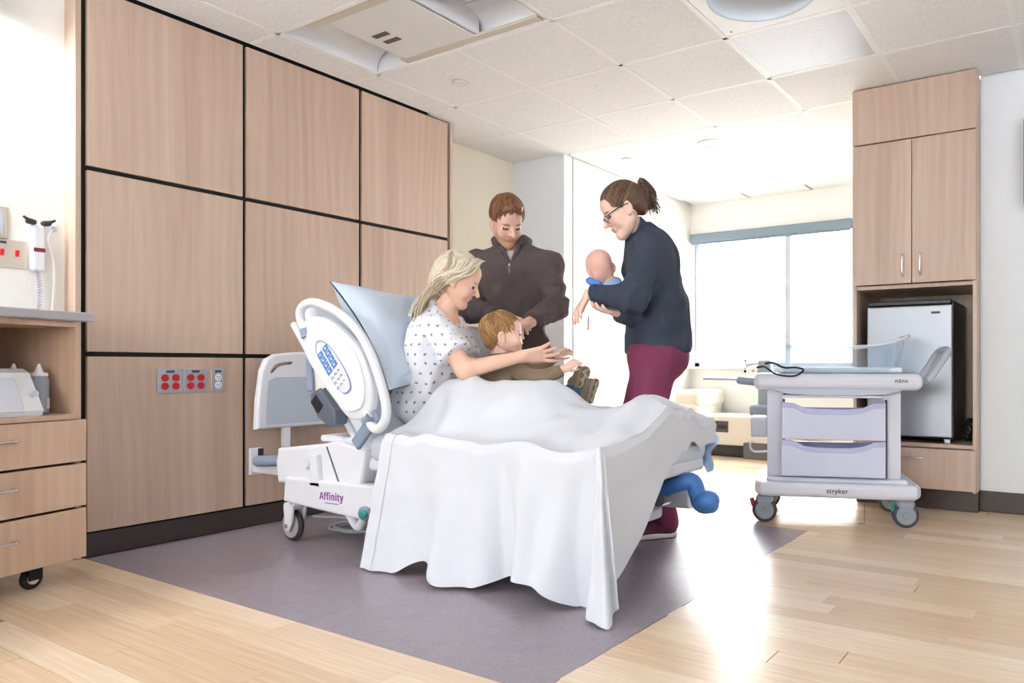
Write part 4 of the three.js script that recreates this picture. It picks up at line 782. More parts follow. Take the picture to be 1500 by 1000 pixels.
// hand: origin at the wrist, +y along the fingers, palm faces +z, thumb towards side * x
function handPrims(M4, side, curl = [0.3, 0.3, 0.35, 0.4], o = {}) {
  const s = o.size ?? 1, out = [], T = (x, y, z) => { const v = V(x * side * s, y * s, z * s).applyMatrix4(M4); return [v.x, v.y, v.z]; };
  const X = [0.029, 0.0098, -0.0095, -0.028], KY = [0.086, 0.09, 0.086, 0.078], LN = [0.07, 0.079, 0.073, 0.056], spread = o.spread ?? 0.06;
  for (let i = 0; i < 4; i++) {
    out.push(Cp(T(X[i] * 0.55, 0.0, 0), T(X[i], KY[i], 0), 0.0145 * s, 0.0112 * s, 0.012 * s));
    let y = KY[i], z = 0, x = X[i], a = curl[i] * 0.6; const sx = X[i] / 0.029 * spread;
    [0.46, 0.3, 0.24].forEach((q, k) => { const L = LN[i] * q, nx = x + sx * L * 3 * Math.cos(a), ny = y + L * Math.cos(a), nz = z + L * Math.sin(a); out.push(Cp(T(x, y, z), T(nx, ny, nz), (0.0098 - k * 0.0008) * s, (0.0088 - k * 0.001) * s, 0.005 * s)); x = nx; y = ny; z = nz; a += curl[i]; });
  }
  const th = o.thumb ?? [0.05, 0.05, 0.02];
  out.push(Cp(T(0.016, 0.018, 0.006), T(th[0] * 0.82, th[1], th[2] * 0.6), 0.015 * s, 0.0125 * s, 0.012 * s), Cp(T(th[0] * 0.82, th[1], th[2] * 0.6), T(th[0] * 1.05, th[1] + 0.03, th[2]), 0.0112 * s, 0.01 * s, 0.005 * s), Cp(T(th[0] * 1.05, th[1] + 0.03, th[2]), T(th[0] * 1.1, th[1] + 0.054, th[2] * 1.1), 0.0098 * s, 0.008 * s, 0.005 * s));
  return out;
}
const handAt = (wrist, dir, palm) => { const y = V(...dir).normalize(), x = y.clone().cross(V(...palm)).normalize(), z = x.clone().cross(y); return new THREE.Matrix4().makeBasis(x, y, z).setPosition(...wrist); };
// tapered strands of hair, coloured strand by strand
function strand(pts, r0, r1, colour, n = 14, radial = 5, flat = 1) {
  const c = new THREE.CatmullRomCurve3(pts.map((p) => V(...p)), false, 'centripetal'), pos = [], idx = [], fr = c.computeFrenetFrames(n, false), col = [];
  for (let i = 0; i <= n; i++) { const q = c.getPointAt(i / n), t = i / n, r = (r0 + (r1 - r0) * t) * Math.min(1, 0.35 + 4 * t); for (let j = 0; j < radial; j++) { const a = j / radial * 6.2832, v = fr.normals[i].clone().multiplyScalar(Math.cos(a) * r * flat).addScaledVector(fr.binormals[i], Math.sin(a) * r); pos.push(q.x + v.x, q.y + v.y, q.z + v.z); col.push(...colour); } }
  for (let i = 0; i < n; i++) for (let j = 0; j < radial; j++) { const a = i * radial + j, b = i * radial + (j + 1) % radial; idx.push(a, b, a + radial, b, b + radial, a + radial); }
  const g = new THREE.BufferGeometry(); g.setAttribute('position', new THREE.Float32BufferAttribute(pos, 3)); g.setAttribute('color', new THREE.Float32BufferAttribute(col, 3)); g.setIndex(idx); g.computeVertexNormals(); return g;
}
// ribbon of cloth with thickness along a path
function ribbon(path, wide, thick, n = 60) {
  const c = new THREE.CatmullRomCurve3(path.map((p) => V(...p)), false, 'centripetal'), w = new THREE.CatmullRomCurve3(wide.map((p) => V(...p)), false, 'centripetal'), pos = [], idx = [];
  for (let i = 0; i <= n; i++) { const t = i / n, p = c.getPoint(t), d = w.getPoint(t), tan = c.getTangent(t), nn = tan.clone().cross(d).normalize().multiplyScalar(thick / 2);
    for (const [a, s] of [[0, 1], [0.5, 1.5], [1, 1], [1, -1], [0.5, -1.5], [0, -1]]) pos.push(p.x + d.x * a + nn.x * s, p.y + d.y * a + nn.y * s, p.z + d.z * a + nn.z * s); }
  for (let i = 0; i < n; i++) for (let j = 0; j < 6; j++) { const a = i * 6 + j, b = i * 6 + (j + 1) % 6; idx.push(a, b, a + 6, b, b + 6, a + 6); }
  const g = new THREE.BufferGeometry(); g.setAttribute('position', new THREE.Float32BufferAttribute(pos, 3)); g.setIndex(idx); g.computeVertexNormals(); return g;
}
const YAW = THREE.MathUtils.degToRad(32.23);
const SKINM = M(0xffffff, 0.55, { vertexColors: true, sheen: 0.1 }), HAIRM = M(0xffffff, 0.45, { vertexColors: true });
// cloth creases: ridged noise in the cloth's own space
const wr = (amp, f, sx = 1, sy = 1, sz = 1, o = 0) => (p) => { const q = 0.6 * noise(p[0] * f * 0.5 + o, p[1] * f * 0.5, p[2] * f * 0.5), n = noise(p[0] * f * sx * 0.75 + q + o, p[1] * f * sy * 0.75 + q, p[2] * f * sz * 0.75 + o); return amp * (1.5 * (Math.abs(n) * 2 - 0.5) * 0.7 + 0.5 * noise(p[0] * f * 2.1 * sx, p[1] * f * 2.1 * sy + o, p[2] * f * 2.1 * sz)); };
const lerp3 = (a, b, t) => [a[0] + (b[0] - a[0]) * t, a[1] + (b[1] - a[1]) * t, a[2] + (b[2] - a[2]) * t];
const sub3 = (a, b) => [a[0] - b[0], a[1] - b[1], a[2] - b[2]];
const NURSE = {
  at: [-1.700, 0, -3.085],
  head: [-0.172, 1.528, 0.120], neckT: [-0.138, 1.454, 0.090], neckB: [-0.087, 1.408, 0.050], chest: [-0.043, 1.286, 0.030], belly: [-0.010, 1.084, 0.000], pelvis: [-0.009, 0.910, -0.010], shN: [-0.056, 1.346, 0.180], elN: [-0.126, 1.111, 0.250], wrN: [-0.325, 1.133, 0.210], hdN: [-0.361, 1.098, 0.200], shF: [-0.076, 1.384, -0.090], elF: [-0.097, 1.041, 0.070], wrF: [-0.188, 1.046, 0.180], hdF: [-0.253, 1.064, 0.250], hipN: [-0.026, 0.855, 0.070], knN: [-0.076, 0.490, 0.090], anN: [0.030, 0.084, -0.020], hipF: [-0.005, 0.857, -0.090], knF: [-0.125, 0.475, -0.070], anF: [-0.090, 0.066, -0.170], ponyA: [-0.113, 1.639, 0.090], ponyB: [-0.057, 1.611, 0.080], ponyC: [-0.029, 1.527, 0.080], babyH: [-0.276, 1.251, 0.150], babyB: [-0.191, 1.106, 0.110], babyC: [-0.128, 1.054, 0.070]
};
const MAN = {
  at: [-2.650, 0, -3.147],
  head: [-0.020, 1.589, 0.090], neckT: [-0.014, 1.516, 0.030], neckB: [-0.008, 1.440, -0.030], chest: [0.002, 1.299, -0.010], belly: [0.016, 1.093, 0.010], pelvis: [0.025, 0.908, -0.010], shL: [-0.203, 1.363, -0.010], elL: [-0.217, 1.118, 0.070], wrL: [-0.010, 1.066, 0.300], hdL: [0.054, 1.039, 0.340], shR: [0.190, 1.360, 0.010], elR: [0.238, 1.131, 0.090], wrR: [0.121, 1.026, 0.330], hdR: [0.077, 1.021, 0.360], hipL: [-0.060, 0.871, -0.030], knL: [-0.057, 0.424, -0.010], anL: [-0.080, 0.041, -0.110], hipR: [0.116, 0.871, -0.030], knR: [0.129, 0.424, -0.010], anR: [0.120, 0.044, -0.090]
};
const MOTHER = {
  at: [-2.547, 0, -2.437],
  head: [0.133, 1.211, 0.020], neckT: [0.122, 1.125, 0.010], neckB: [0.063, 1.057, 0.000], chest: [0.031, 0.924, 0.000], belly: [-0.002, 0.767, -0.010], pelvis: [-0.009, 0.641, -0.010], shN: [0.063, 0.969, 0.130], elN: [0.204, 0.796, 0.200], wrN: [0.445, 0.853, 0.160], hdN: [0.518, 0.875, 0.140], shF: [0.074, 0.987, -0.120], elF: [0.169, 0.772, -0.100], wrF: [0.396, 0.757, -0.050], hdF: [0.483, 0.757, -0.040]
};
const TODDLER = {
  at: [-2.274, 0, -2.645],
  head: [-0.006, 0.956, 0.020], neckB: [-0.030, 0.849, -0.010], chest: [-0.024, 0.799, -0.010], pelvis: [-0.024, 0.697, -0.010], shN: [0.012, 0.805, 0.040], elN: [0.154, 0.749, 0.080], wrN: [0.279, 0.799, 0.090], hdN: [0.322, 0.824, 0.090], shF: [-0.005, 0.811, -0.080], elF: [0.133, 0.798, -0.090], wrF: [0.229, 0.860, -0.070], hdF: [0.265, 0.876, -0.070], hipN: [0.022, 0.664, 0.040], knN: [0.182, 0.662, 0.080], anN: [0.341, 0.675, 0.090], hipF: [0.015, 0.666, -0.070], knF: [0.186, 0.666, -0.050], anF: [0.311, 0.691, 0.000], shoeN: [0.403, 0.698, 0.110], shoeF: [0.353, 0.748, 0.010]
};
function person(name, label, J) { return thing(name, label, 'person', J.at, YAW); }
const V3 = (p) => V(...p);
// strands laid over the skull from start points to one gathering point, in head coordinates
function scalp(n, seed, start, end, colours, o = {}) {
  const rnd = R(seed), out = [], rr = [0.079, 0.09, 0.1].map((v) => v * (o.k ?? 1)), c = [0, 0.035, -0.014];
  for (let i = 0; i < n; i++) {
    const a = start(rnd, i), b = typeof end === 'function' ? end(rnd, i) : end, pts = [];
    for (let k = 0; k <= 5; k++) { const t = k / 5, q = lerp3(a, b, t).map((v, d) => (v - c[d]) / rr[d]), l = Math.hypot(...q) || 1, lift = 1 + (o.lift ?? 0.02) * Math.sin(t * 3.14) + (rnd() - 0.5) * 0.03; pts.push(q.map((v, d) => c[d] + v / l * rr[d] * lift)); }
    const cc = colours[Math.floor(rnd() * colours.length)]; out.push(strand(pts, (o.r ?? 0.0065) * (0.7 + rnd() * 0.6), (o.r1 ?? 0.004), cc, 10, 5));
  }
  return out;
}
// ---- nurse
{
  const J = NURSE, t = person('person', 'standing nurse in navy fleece and maroon scrub trousers cradling a newborn', J);
  const HM = basis(J.head, [-0.86, -0.5, 0.1], [-0.5, 0.86, 0.02]), skin = lin(0xefc9b6);
  const bodyP = [Cp(J.neckB, lerp3(J.neckT, J.head, 0.45), 0.05, 0.05), El(J.chest, [0.105, 0.15, 0.16], 0.06), El(J.belly, [0.11, 0.15, 0.145], 0.06), El(J.pelvis, [0.125, 0.11, 0.155], 0.06), Cp(J.shN, J.shF, 0.05, 0.05, 0.05),
    Cp(J.shN, J.elN, 0.046, 0.038), Cp(J.elN, J.wrN, 0.037, 0.025), Cp(J.shF, J.elF, 0.046, 0.038), Cp(J.elF, J.wrF, 0.037, 0.026), Cp(J.hipN, J.knN, 0.085, 0.055), Cp(J.knN, J.anN, 0.053, 0.035), Cp(J.hipF, J.knF, 0.085, 0.055), Cp(J.knF, J.anF, 0.053, 0.035)];
  const hN = handPrims(handAt(J.wrN, [-0.55, -0.8, 0.1], [0.75, -0.5, -0.3]), -1, [0.35, 0.3, 0.35, 0.4], { size: 0.9, thumb: [0.04, 0.05, 0.03] }), hF = handPrims(handAt(J.wrF, [-0.85, 0.12, 0.5], [0.1, 0.98, 0.1]), 1, [0.3, 0.3, 0.3, 0.35], { size: 0.9 });
  const body = add(t, 'body', mergeC([blob(bodyP, 0.012), blob([...hN, Cp(lerp3(J.elN, J.wrN, 0.7), J.wrN, 0.028, 0.024, 0.015)], 0.0028), blob([...hF, Cp(lerp3(J.elF, J.wrF, 0.5), J.wrF, 0.03, 0.026, 0.015)], 0.0028), headGeo(HM, { skin: 0xefc9b6, fem: 1, smile: 1, teeth: 1, brow: 0x4d382e, lip: 0xc0706a })], skin), SKINM);
  eyes(body, HM);
  // hair
  const cols = [0x3f2c22, 0x553c2d, 0x6a4d38, 0x4a3528, 0x7a5a42].map(lin), hp = [El([0, 0.035, -0.016], [0.08, 0.091, 0.101], 0.02), El([0, -0.02, -0.075], [0.05, 0.05, 0.035], 0.03)];
  const shell = nets(field(hp, [cut([0, 0.068, 0.07], [0, -0.707, 0.707], 0.01), El([0.085, -0.015, -0.0], [0.02, 0.03, 0.028], 0.008), El([-0.085, -0.015, -0.0], [0.02, 0.03, 0.028], 0.008)], (p) => 0.0022 * Math.sin(p[0] * 260 + 14 * noise(p[0] * 14, p[1] * 14, p[2] * 8)) * 0.5), [-0.11, -0.12, -0.14], [0.11, 0.15, 0.12], 0.0035, (p) => mix(cols[0], cols[2], 0.5 + 0.5 * noise(p[0] * 90, p[1] * 30, p[2] * 20)));
  const hs = [shell, ...scalp(130, 3, (r) => { const a = (r() - 0.5) * 2.6; return [Math.sin(a) * 0.08, 0.075 - Math.abs(a) * 0.062, 0.085 * Math.cos(a) - 0.005]; }, (r) => [(r() - 0.5) * 0.03, 0.09 + (r() - 0.5) * 0.03, -0.085], cols, { r: 0.0045 }), ...scalp(40, 8, (r) => [(r() - 0.5) * 0.12, -0.06 + r() * 0.03, -0.07 - r() * 0.02], [0, 0.09, -0.09], cols, { r: 0.005 })];
  for (const g of hs) g.applyMatrix4(HM);
  const rnd = R(5), base = [J.ponyA[0] + 0.008, J.ponyA[1] - 0.012, J.ponyA[2] - 0.0];
  for (let i = 0; i < 120; i++) { const q = () => (rnd() - 0.5) * 1.35, w = 0.5 + rnd() * 0.6; hs.push(strand([base, [base[0] + 0.02 + q() * 0.02, base[1] + 0.028 + q() * 0.03, base[2] + q() * 0.04], [J.ponyB[0] + q() * 0.04, J.ponyB[1] + q() * 0.04 - 0.005, J.ponyB[2] + q() * 0.06], [J.ponyC[0] + q() * 0.055 - (1 - w) * 0.03, J.ponyC[1] + (1 - w) * 0.08 + q() * 0.03, J.ponyC[2] + q() * 0.07]], 0.006, 0.0012, cols[Math.floor(rnd() * 5)], 12, 5)); }
  add(t, 'hair', mergeC(hs, cols[0]), HAIRM);
  // glasses
  const gl = [], gm = M(0x27424f, 0.3);
  for (const s of [1, -1]) { gl.push(moved(new THREE.TorusGeometry(0.02, 0.0019, 8, 30).scale(1.12, 0.72, 1), s * 0.03, -0.006, 0.098, 0.08, s * 0.15, 0)); gl.push(rod([[s * 0.052, 0.0, 0.095], [s * 0.068, 0.002, 0.075], [s * 0.083, 0.004, 0.02], [s * 0.085, 0.0, -0.015]], 0.0026, 16, 6)); }
  gl.push(rod([[-0.009, -0.002, 0.1], [0.009, -0.002, 0.1]], 0.0018, 4, 6));
  const sp = add(t, 'glasses', merge(gl).applyMatrix4(HM), gm); sp.userData.label = 'dark teal glasses';
  for (const s of [1, -1]) add(sp, 'lens', moved(cyl(0.019, 0.001), 0, 0, 0, Math.PI / 2, 0, 0).scale(1.12, 0.72, 1).translate(s * 0.03, -0.006, 0.098).applyMatrix4(HM), M(0xffffff, 0, { transmission: 1, thickness: 0, ior: 1.3 }));
  // fleece
  const fl = M(0x363e4d, 0.95, { sheen: 0.4, sheenRoughness: 0.8, sheenColor: new THREE.Color(0x4a5262) });
  const w1 = wr(0.011, 9, 1, 0.8, 1, 3);
  const torso = blob([El(J.chest, [0.132, 0.165, 0.18], 0.07, tilt(-0.12)), El(J.belly, [0.15, 0.17, 0.17], 0.08), El([J.pelvis[0] + 0.004, J.pelvis[1] + 0.01, J.pelvis[2]], [0.158, 0.15, 0.182], 0.07), Cp(J.shN, J.shF, 0.068, 0.068, 0.06), Cp(J.neckB, J.chest, 0.075, 0.1, 0.05), Cp(J.shN, lerp3(J.shN, J.elN, 0.5), 0.07, 0.066, 0.06)], 0.009, { subs: [cut([0, 0.872, 0], [0.03, -1, 0], 0.012)], extra: w1 });
  const slN = blob([Cp(lerp3(J.shN, J.elN, 0.1), J.elN, 0.07, 0.06, 0.03), Cp(J.elN, lerp3(J.elN, J.wrN, 1.02), 0.06, 0.043, 0.04)], 0.007, { subs: [cut(lerp3(J.elN, J.wrN, 0.98), sub3(J.wrN, J.elN).map((v) => v / 0.22), 0.008)], extra: wr(0.011, 15, 1, 1, 1, 7) });
  const slF = blob([Cp(J.shF, J.elF, 0.068, 0.058, 0.03), Cp(J.elF, lerp3(J.elF, J.wrF, 0.9), 0.056, 0.042, 0.04)], 0.008, { extra: wr(0.006, 14, 1, 1, 1, 9) });
  const fleece = add(t, 'fleece_jacket', mergeC([torso, slN, slF], lin(0xffffff)), fl); fleece.userData.label = 'navy fleece jacket';
  const nd = V3(sub3(J.neckT, J.neckB)).normalize();
  add(fleece, 'collar', blob([Cp(lerp3(J.neckB, J.neckT, -0.2), lerp3(J.neckB, J.neckT, 1.25), 0.072, 0.066, 0.02)], 0.006, { subs: [cut(lerp3(J.neckB, J.neckT, 0.75), [nd.x - 0.75, nd.y, nd.z].map((v) => v / 1.1), 0.006)] }), fl);
  // scrub trousers and shoes
  const pm = M(0x7a3050, 0.8), wp = wr(0.005, 10, 1.4, 0.5, 1.4, 2);
  const pants = add(t, 'scrub_trousers', blob([El([J.pelvis[0] + 0.004, J.pelvis[1] - 0.05, J.pelvis[2]], [0.148, 0.13, 0.175], 0.06), Cp(J.hipN, J.knN, 0.108, 0.08, 0.05), Cp(J.knN, [J.anN[0], 0.07, J.anN[2]], 0.08, 0.062, 0.04), Cp(J.hipF, J.knF, 0.108, 0.08, 0.05), Cp(J.knF, [J.anF[0], 0.07, J.anF[2]], 0.08, 0.062, 0.04)], 0.01, { subs: [cut([0, 0.04, 0], [0, -1, 0], 0.006), cut([0, 0.95, 0], [0, 1, 0], 0.01)], extra: wp }), pm); pants.userData.label = 'maroon scrub trousers';
  for (const [a, k] of [[J.anN, 0], [J.anF, 1]]) {
    const sx = -0.92, sz = 0.38, at = (d, y) => [a[0] + sx * d, y, a[2] + sz * d];
    const s = add(t, 'shoe', blob([El(at(0.0, 0.05), [0.05, 0.045, 0.045], 0.03), Cp(at(0.0, 0.045), at(0.13, 0.04), 0.042, 0.036, 0.04), El(at(0.15, 0.035), [0.04, 0.03, 0.042], 0.03)], 0.005, { subs: [cut([0, 0.022, 0], [0, -1, 0])] }), M(0x5a1f38, 0.7));
    add(s, 'sole', blob([Cp(at(-0.01, 0.016), at(0.15, 0.016), 0.048, 0.044, 0.02)], 0.005, { subs: [cut([0, 0.026, 0], [0, 1, 0]), cut([0, 0.002, 0], [0, -1, 0])] }), M(0xe6e2e0, 0.6));
  }
}
// ---- newborn in the nurse's arms
{
  const J = NURSE, t = thing('newborn_baby', 'bald newborn baby in pale blue wrap held on the nurse\'s forearm', 'baby', J.at, YAW);
  const HM = basis(J.babyH, [-0.25, -0.5, -0.83], [-0.45, 0.8, -0.4]).multiply(new THREE.Matrix4().makeScale(0.76, 0.7, 0.74));
  const b = add(t, 'body', mergeC([headGeo(HM, { skin: 0xe6b6a4, child: 1, closed: 1, browK: 0.15, cell: 0.004 }), blob([Cp(J.babyH, lerp3(J.babyH, J.babyB, 0.6), 0.025, 0.035, 0.02), Cp(lerp3(J.babyH, J.babyB, 0.6), J.babyC, 0.05, 0.045, 0.03)], 0.007)], lin(0xe6b6a4)), SKINM);
  const w = add(t, 'wrap', blob([Cp(lerp3(J.babyH, J.babyB, 0.62), J.babyB, 0.06, 0.062, 0.04), Cp(J.babyB, J.babyC, 0.062, 0.045, 0.04)], 0.006, { extra: wr(0.006, 16, 1, 1, 1, 4) }), M(0x9cc1ea, 0.9)); w.userData.label = 'pale blue wrap';
  add(t, 'wrap_corner', blob([Cp([J.babyH[0] - 0.05, J.babyH[1] - 0.055, J.babyH[2] + 0.02], [J.babyH[0] - 0.01, J.babyH[1] - 0.08, J.babyH[2] + 0.03], 0.016, 0.022, 0.02)], 0.004, { extra: wr(0.003, 40) }), M(0x4f8ede, 0.8));
}
// ---- man
{
  const J = MAN, t = person('person', 'standing man in dark brown quarter-zip sweater looking down at the toddler', J);
  const HM = basis(J.head, [0.42, -0.54, 0.73], [0.17, 0.84, 0.5]).multiply(new THREE.Matrix4().makeScale(1.05, 1.06, 1.05)), skin = lin(0xebbfab);
  const bodyP = [Cp(J.neckB, lerp3(J.neckT, J.head, 0.3), 0.06, 0.058), El(J.chest, [0.165, 0.17, 0.105], 0.06), El(J.belly, [0.145, 0.16, 0.105], 0.06), El(J.pelvis, [0.15, 0.12, 0.11], 0.06), Cp(J.shL, J.shR, 0.055, 0.055, 0.05),
    Cp(J.shL, J.elL, 0.052, 0.042), Cp(J.elL, J.wrL, 0.042, 0.029), Cp(J.shR, J.elR, 0.052, 0.042), Cp(J.elR, J.wrR, 0.042, 0.029), Cp(J.hipL, J.knL, 0.09, 0.058), Cp(J.knL, J.anL, 0.055, 0.04), Cp(J.hipR, J.knR, 0.09, 0.058), Cp(J.knR, J.anR, 0.055, 0.04)];
  const hL = handPrims(handAt(J.wrL, [0.8, -0.35, 0.45], [0.2, -0.85, -0.3]), 1, [0.45, 0.5, 0.5, 0.5], { size: 1.05 }), hR = handPrims(handAt(J.wrR, [-0.85, -0.2, 0.4], [-0.2, -0.9, -0.2]), -1, [0.5, 0.5, 0.55, 0.55], { size: 1.05 });
  const body = add(t, 'body', mergeC([blob(bodyP, 0.012), blob([...hL, Cp(lerp3(J.elL, J.wrL, 0.7), J.wrL, 0.033, 0.029, 0.015)], 0.003), blob([...hR, Cp(lerp3(J.elR, J.wrR, 0.7), J.wrR, 0.033, 0.029, 0.015)], 0.003), headGeo(HM, { skin: 0xebbfab, beard: 0xb07a55, brow: 0x7a4c30, browK: 0.7, lip: 0xb8706a })], skin), SKINM);
  eyes(body, HM);
  const cols = [0x6b4327, 0x7d5233, 0x8f6040, 0x5c3a24].map(lin);
  const shell = nets(field([El([0, 0.04, -0.013], [0.079, 0.089, 0.1], 0.02), El([0, 0.09, 0.04], [0.052, 0.034, 0.042], 0.03)], [cut([0, 0.066, 0.07], [0, -0.66, 0.75], 0.012), El([0.09, -0.02, 0.0], [0.02, 0.034, 0.03], 0.01), El([-0.09, -0.02, 0.0], [0.02, 0.034, 0.03], 0.01)], (p) => 0.0025 * Math.sin(p[0] * 190 + 10 * noise(p[0] * 20, p[1] * 20, p[2] * 20)) + 0.003 * noise(p[0] * 60, p[1] * 40, p[2] * 40)), [-0.115, -0.12, -0.14], [0.115, 0.16, 0.13], 0.0035, (p) => mix(cols[3], cols[2], 0.5 + 0.6 * noise(p[0] * 70, p[1] * 40, p[2] * 30)));
  const hs = [shell, ...scalp(150, 11, (r) => [(r() - 0.5) * 0.05 - 0.01, 0.125, -0.05 + (r() - 0.5) * 0.06], (r) => { const a = (r() - 0.5) * 3.6; return [Math.sin(a) * 0.083, 0.076 - Math.abs(a) * 0.05 + (r() - 0.5) * 0.03, 0.09 * Math.cos(a)]; }, cols, { r: 0.0055, r1: 0.0015, k: 1.04, lift: 0.07 })];
  for (const g of hs) g.applyMatrix4(HM);
  add(t, 'hair', mergeC(hs, cols[0]), HAIRM).userData.label = 'short brown hair';
  // sweater
  const sm = M(0x5b4f50, 0.95, { sheen: 0.3, sheenRoughness: 0.8 });
  const vc = [J.neckB[0] + 0.005, J.neckB[1] - 0.03, J.neckB[2] + 0.11];
  const torso = blob([El(J.chest, [0.192, 0.19, 0.135], 0.07), El(J.belly, [0.175, 0.18, 0.135], 0.08), El([J.pelvis[0], J.pelvis[1] + 0.01, J.pelvis[2]], [0.18, 0.13, 0.14], 0.06), Cp(J.shL, J.shR, 0.07, 0.07, 0.06), Cp(J.neckB, J.chest, 0.09, 0.1, 0.06), Cp(J.shL, lerp3(J.shL, J.elL, 0.5), 0.075, 0.07, 0.06), Cp(J.shR, lerp3(J.shR, J.elR, 0.5), 0.075, 0.07, 0.06)], 0.009,
    { subs: [cut([0, 0.84, 0], [0, -1, 0], 0.012), Cp([vc[0], vc[1] + 0.09, vc[2]], [vc[0] + 0.004, vc[1] - 0.05, vc[2] + 0.03], 0.08, 0.012, 0.006), cut([0, J.neckB[1] + 0.045, 0], [0, 1, 0], 0.01)], extra: wr(0.012, 9, 1, 1, 1, 5) });
  const slv = (a, b, c, o) => blob([Cp(lerp3(a, b, 0.1), b, 0.076, 0.066, 0.03), Cp(b, lerp3(b, c, 0.95), 0.066, 0.046, 0.04)], 0.007, { subs: [cut(lerp3(b, c, 0.9), V3(sub3(c, b)).normalize().toArray(), 0.008)], extra: wr(0.013, 14, 1, 1, 1, o) });
  const sw = add(t, 'sweater', mergeC([torso, slv(J.shL, J.elL, J.wrL, 3), slv(J.shR, J.elR, J.wrR, 6)], lin(0xffffff)), sm); sw.userData.label = 'dark brown quarter-zip sweater';
  add(t, 't_shirt', blob([El([J.chest[0], J.chest[1] + 0.01, J.chest[2]], [0.13, 0.14, 0.1], 0.05), Cp([J.neckB[0], J.neckB[1] - 0.015, J.neckB[2] + 0.025], [J.neckB[0], J.neckB[1] - 0.1, J.neckB[2] + 0.03], 0.07, 0.085, 0.04)], 0.008), M(0xf0f0f2, 0.85));
  const n0 = J.neckB, r = 0.088, path = [], wide = [];
  path.push([vc[0], vc[1] - 0.055, vc[2] + 0.035]); wide.push([-0.012, 0.02, 0.008]);
  for (let i = 0; i <= 12; i++) { const a = (-0.78 + 1.56 * i / 12) * Math.PI; path.push([n0[0] + Math.sin(a) * r, n0[1] + 0.012 - 0.02 * Math.cos(a), n0[2] + 0.02 + -Math.cos(a) * r * 0.95 + 0.0]); wide.push([Math.sin(a) * 0.02, 0.052, -Math.cos(a) * 0.016]); }
  path.push([vc[0] + 0.008, vc[1] - 0.055, vc[2] + 0.035]); wide.push([0.012, 0.02, 0.008]);
  add(sw, 'collar', ribbon(path, wide, 0.012, 90), sm);
  const zm = M(0xc9c6c8, 0.35, { metalness: 0.8 });
  for (const k of [1, path.length - 2]) add(sw, 'zip_edge', tubeG([path[k].map((v, d) => v + wide[k][d]), path[k], lerp3(path[k], [vc[0], vc[1] - 0.055, vc[2] + 0.035], 0.5).map((v, d) => v + (d === 2 ? 0.012 : 0)), [vc[0], vc[1] - 0.055, vc[2] + 0.041]], 0.0035, 30, 6), zm);
  const zp = add(sw, 'zip_pull', rbox(0.012, 0.04, 0.005, 0.002), M(0x8a6a50, 0.5), [vc[0], vc[1] - 0.085, vc[2] + 0.047], [-0.15, 0, 0]);
  add(zp, 'slider', rbox(0.012, 0.014, 0.008, 0.003), zm, [0, 0.026, 0]);
  const jn = add(t, 'jeans', blob([El([J.pelvis[0], J.pelvis[1] - 0.03, J.pelvis[2]], [0.168, 0.13, 0.128], 0.05), Cp(J.hipL, J.knL, 0.1, 0.075, 0.04), Cp(J.knL, J.anL, 0.075, 0.06, 0.04), Cp(J.hipR, J.knR, 0.1, 0.075, 0.04), Cp(J.knR, J.anR, 0.075, 0.06, 0.04)], 0.011, { subs: [cut([0, 0.03, 0], [0, -1, 0])], extra: wr(0.005, 10) }), M(0x34558a, 0.85)); jn.userData.label = 'blue jeans';
  for (const a of [J.anL, J.anR]) add(t, 'shoe', blob([Cp([a[0], 0.045, a[2] - 0.02], [a[0], 0.036, a[2] + 0.15], 0.044, 0.036, 0.04), El([a[0], 0.06, a[2]], [0.045, 0.05, 0.05], 0.03)], 0.006, { subs: [cut([0, 0.002, 0], [0, -1, 0])] }), M(0x2b2724, 0.6));
}
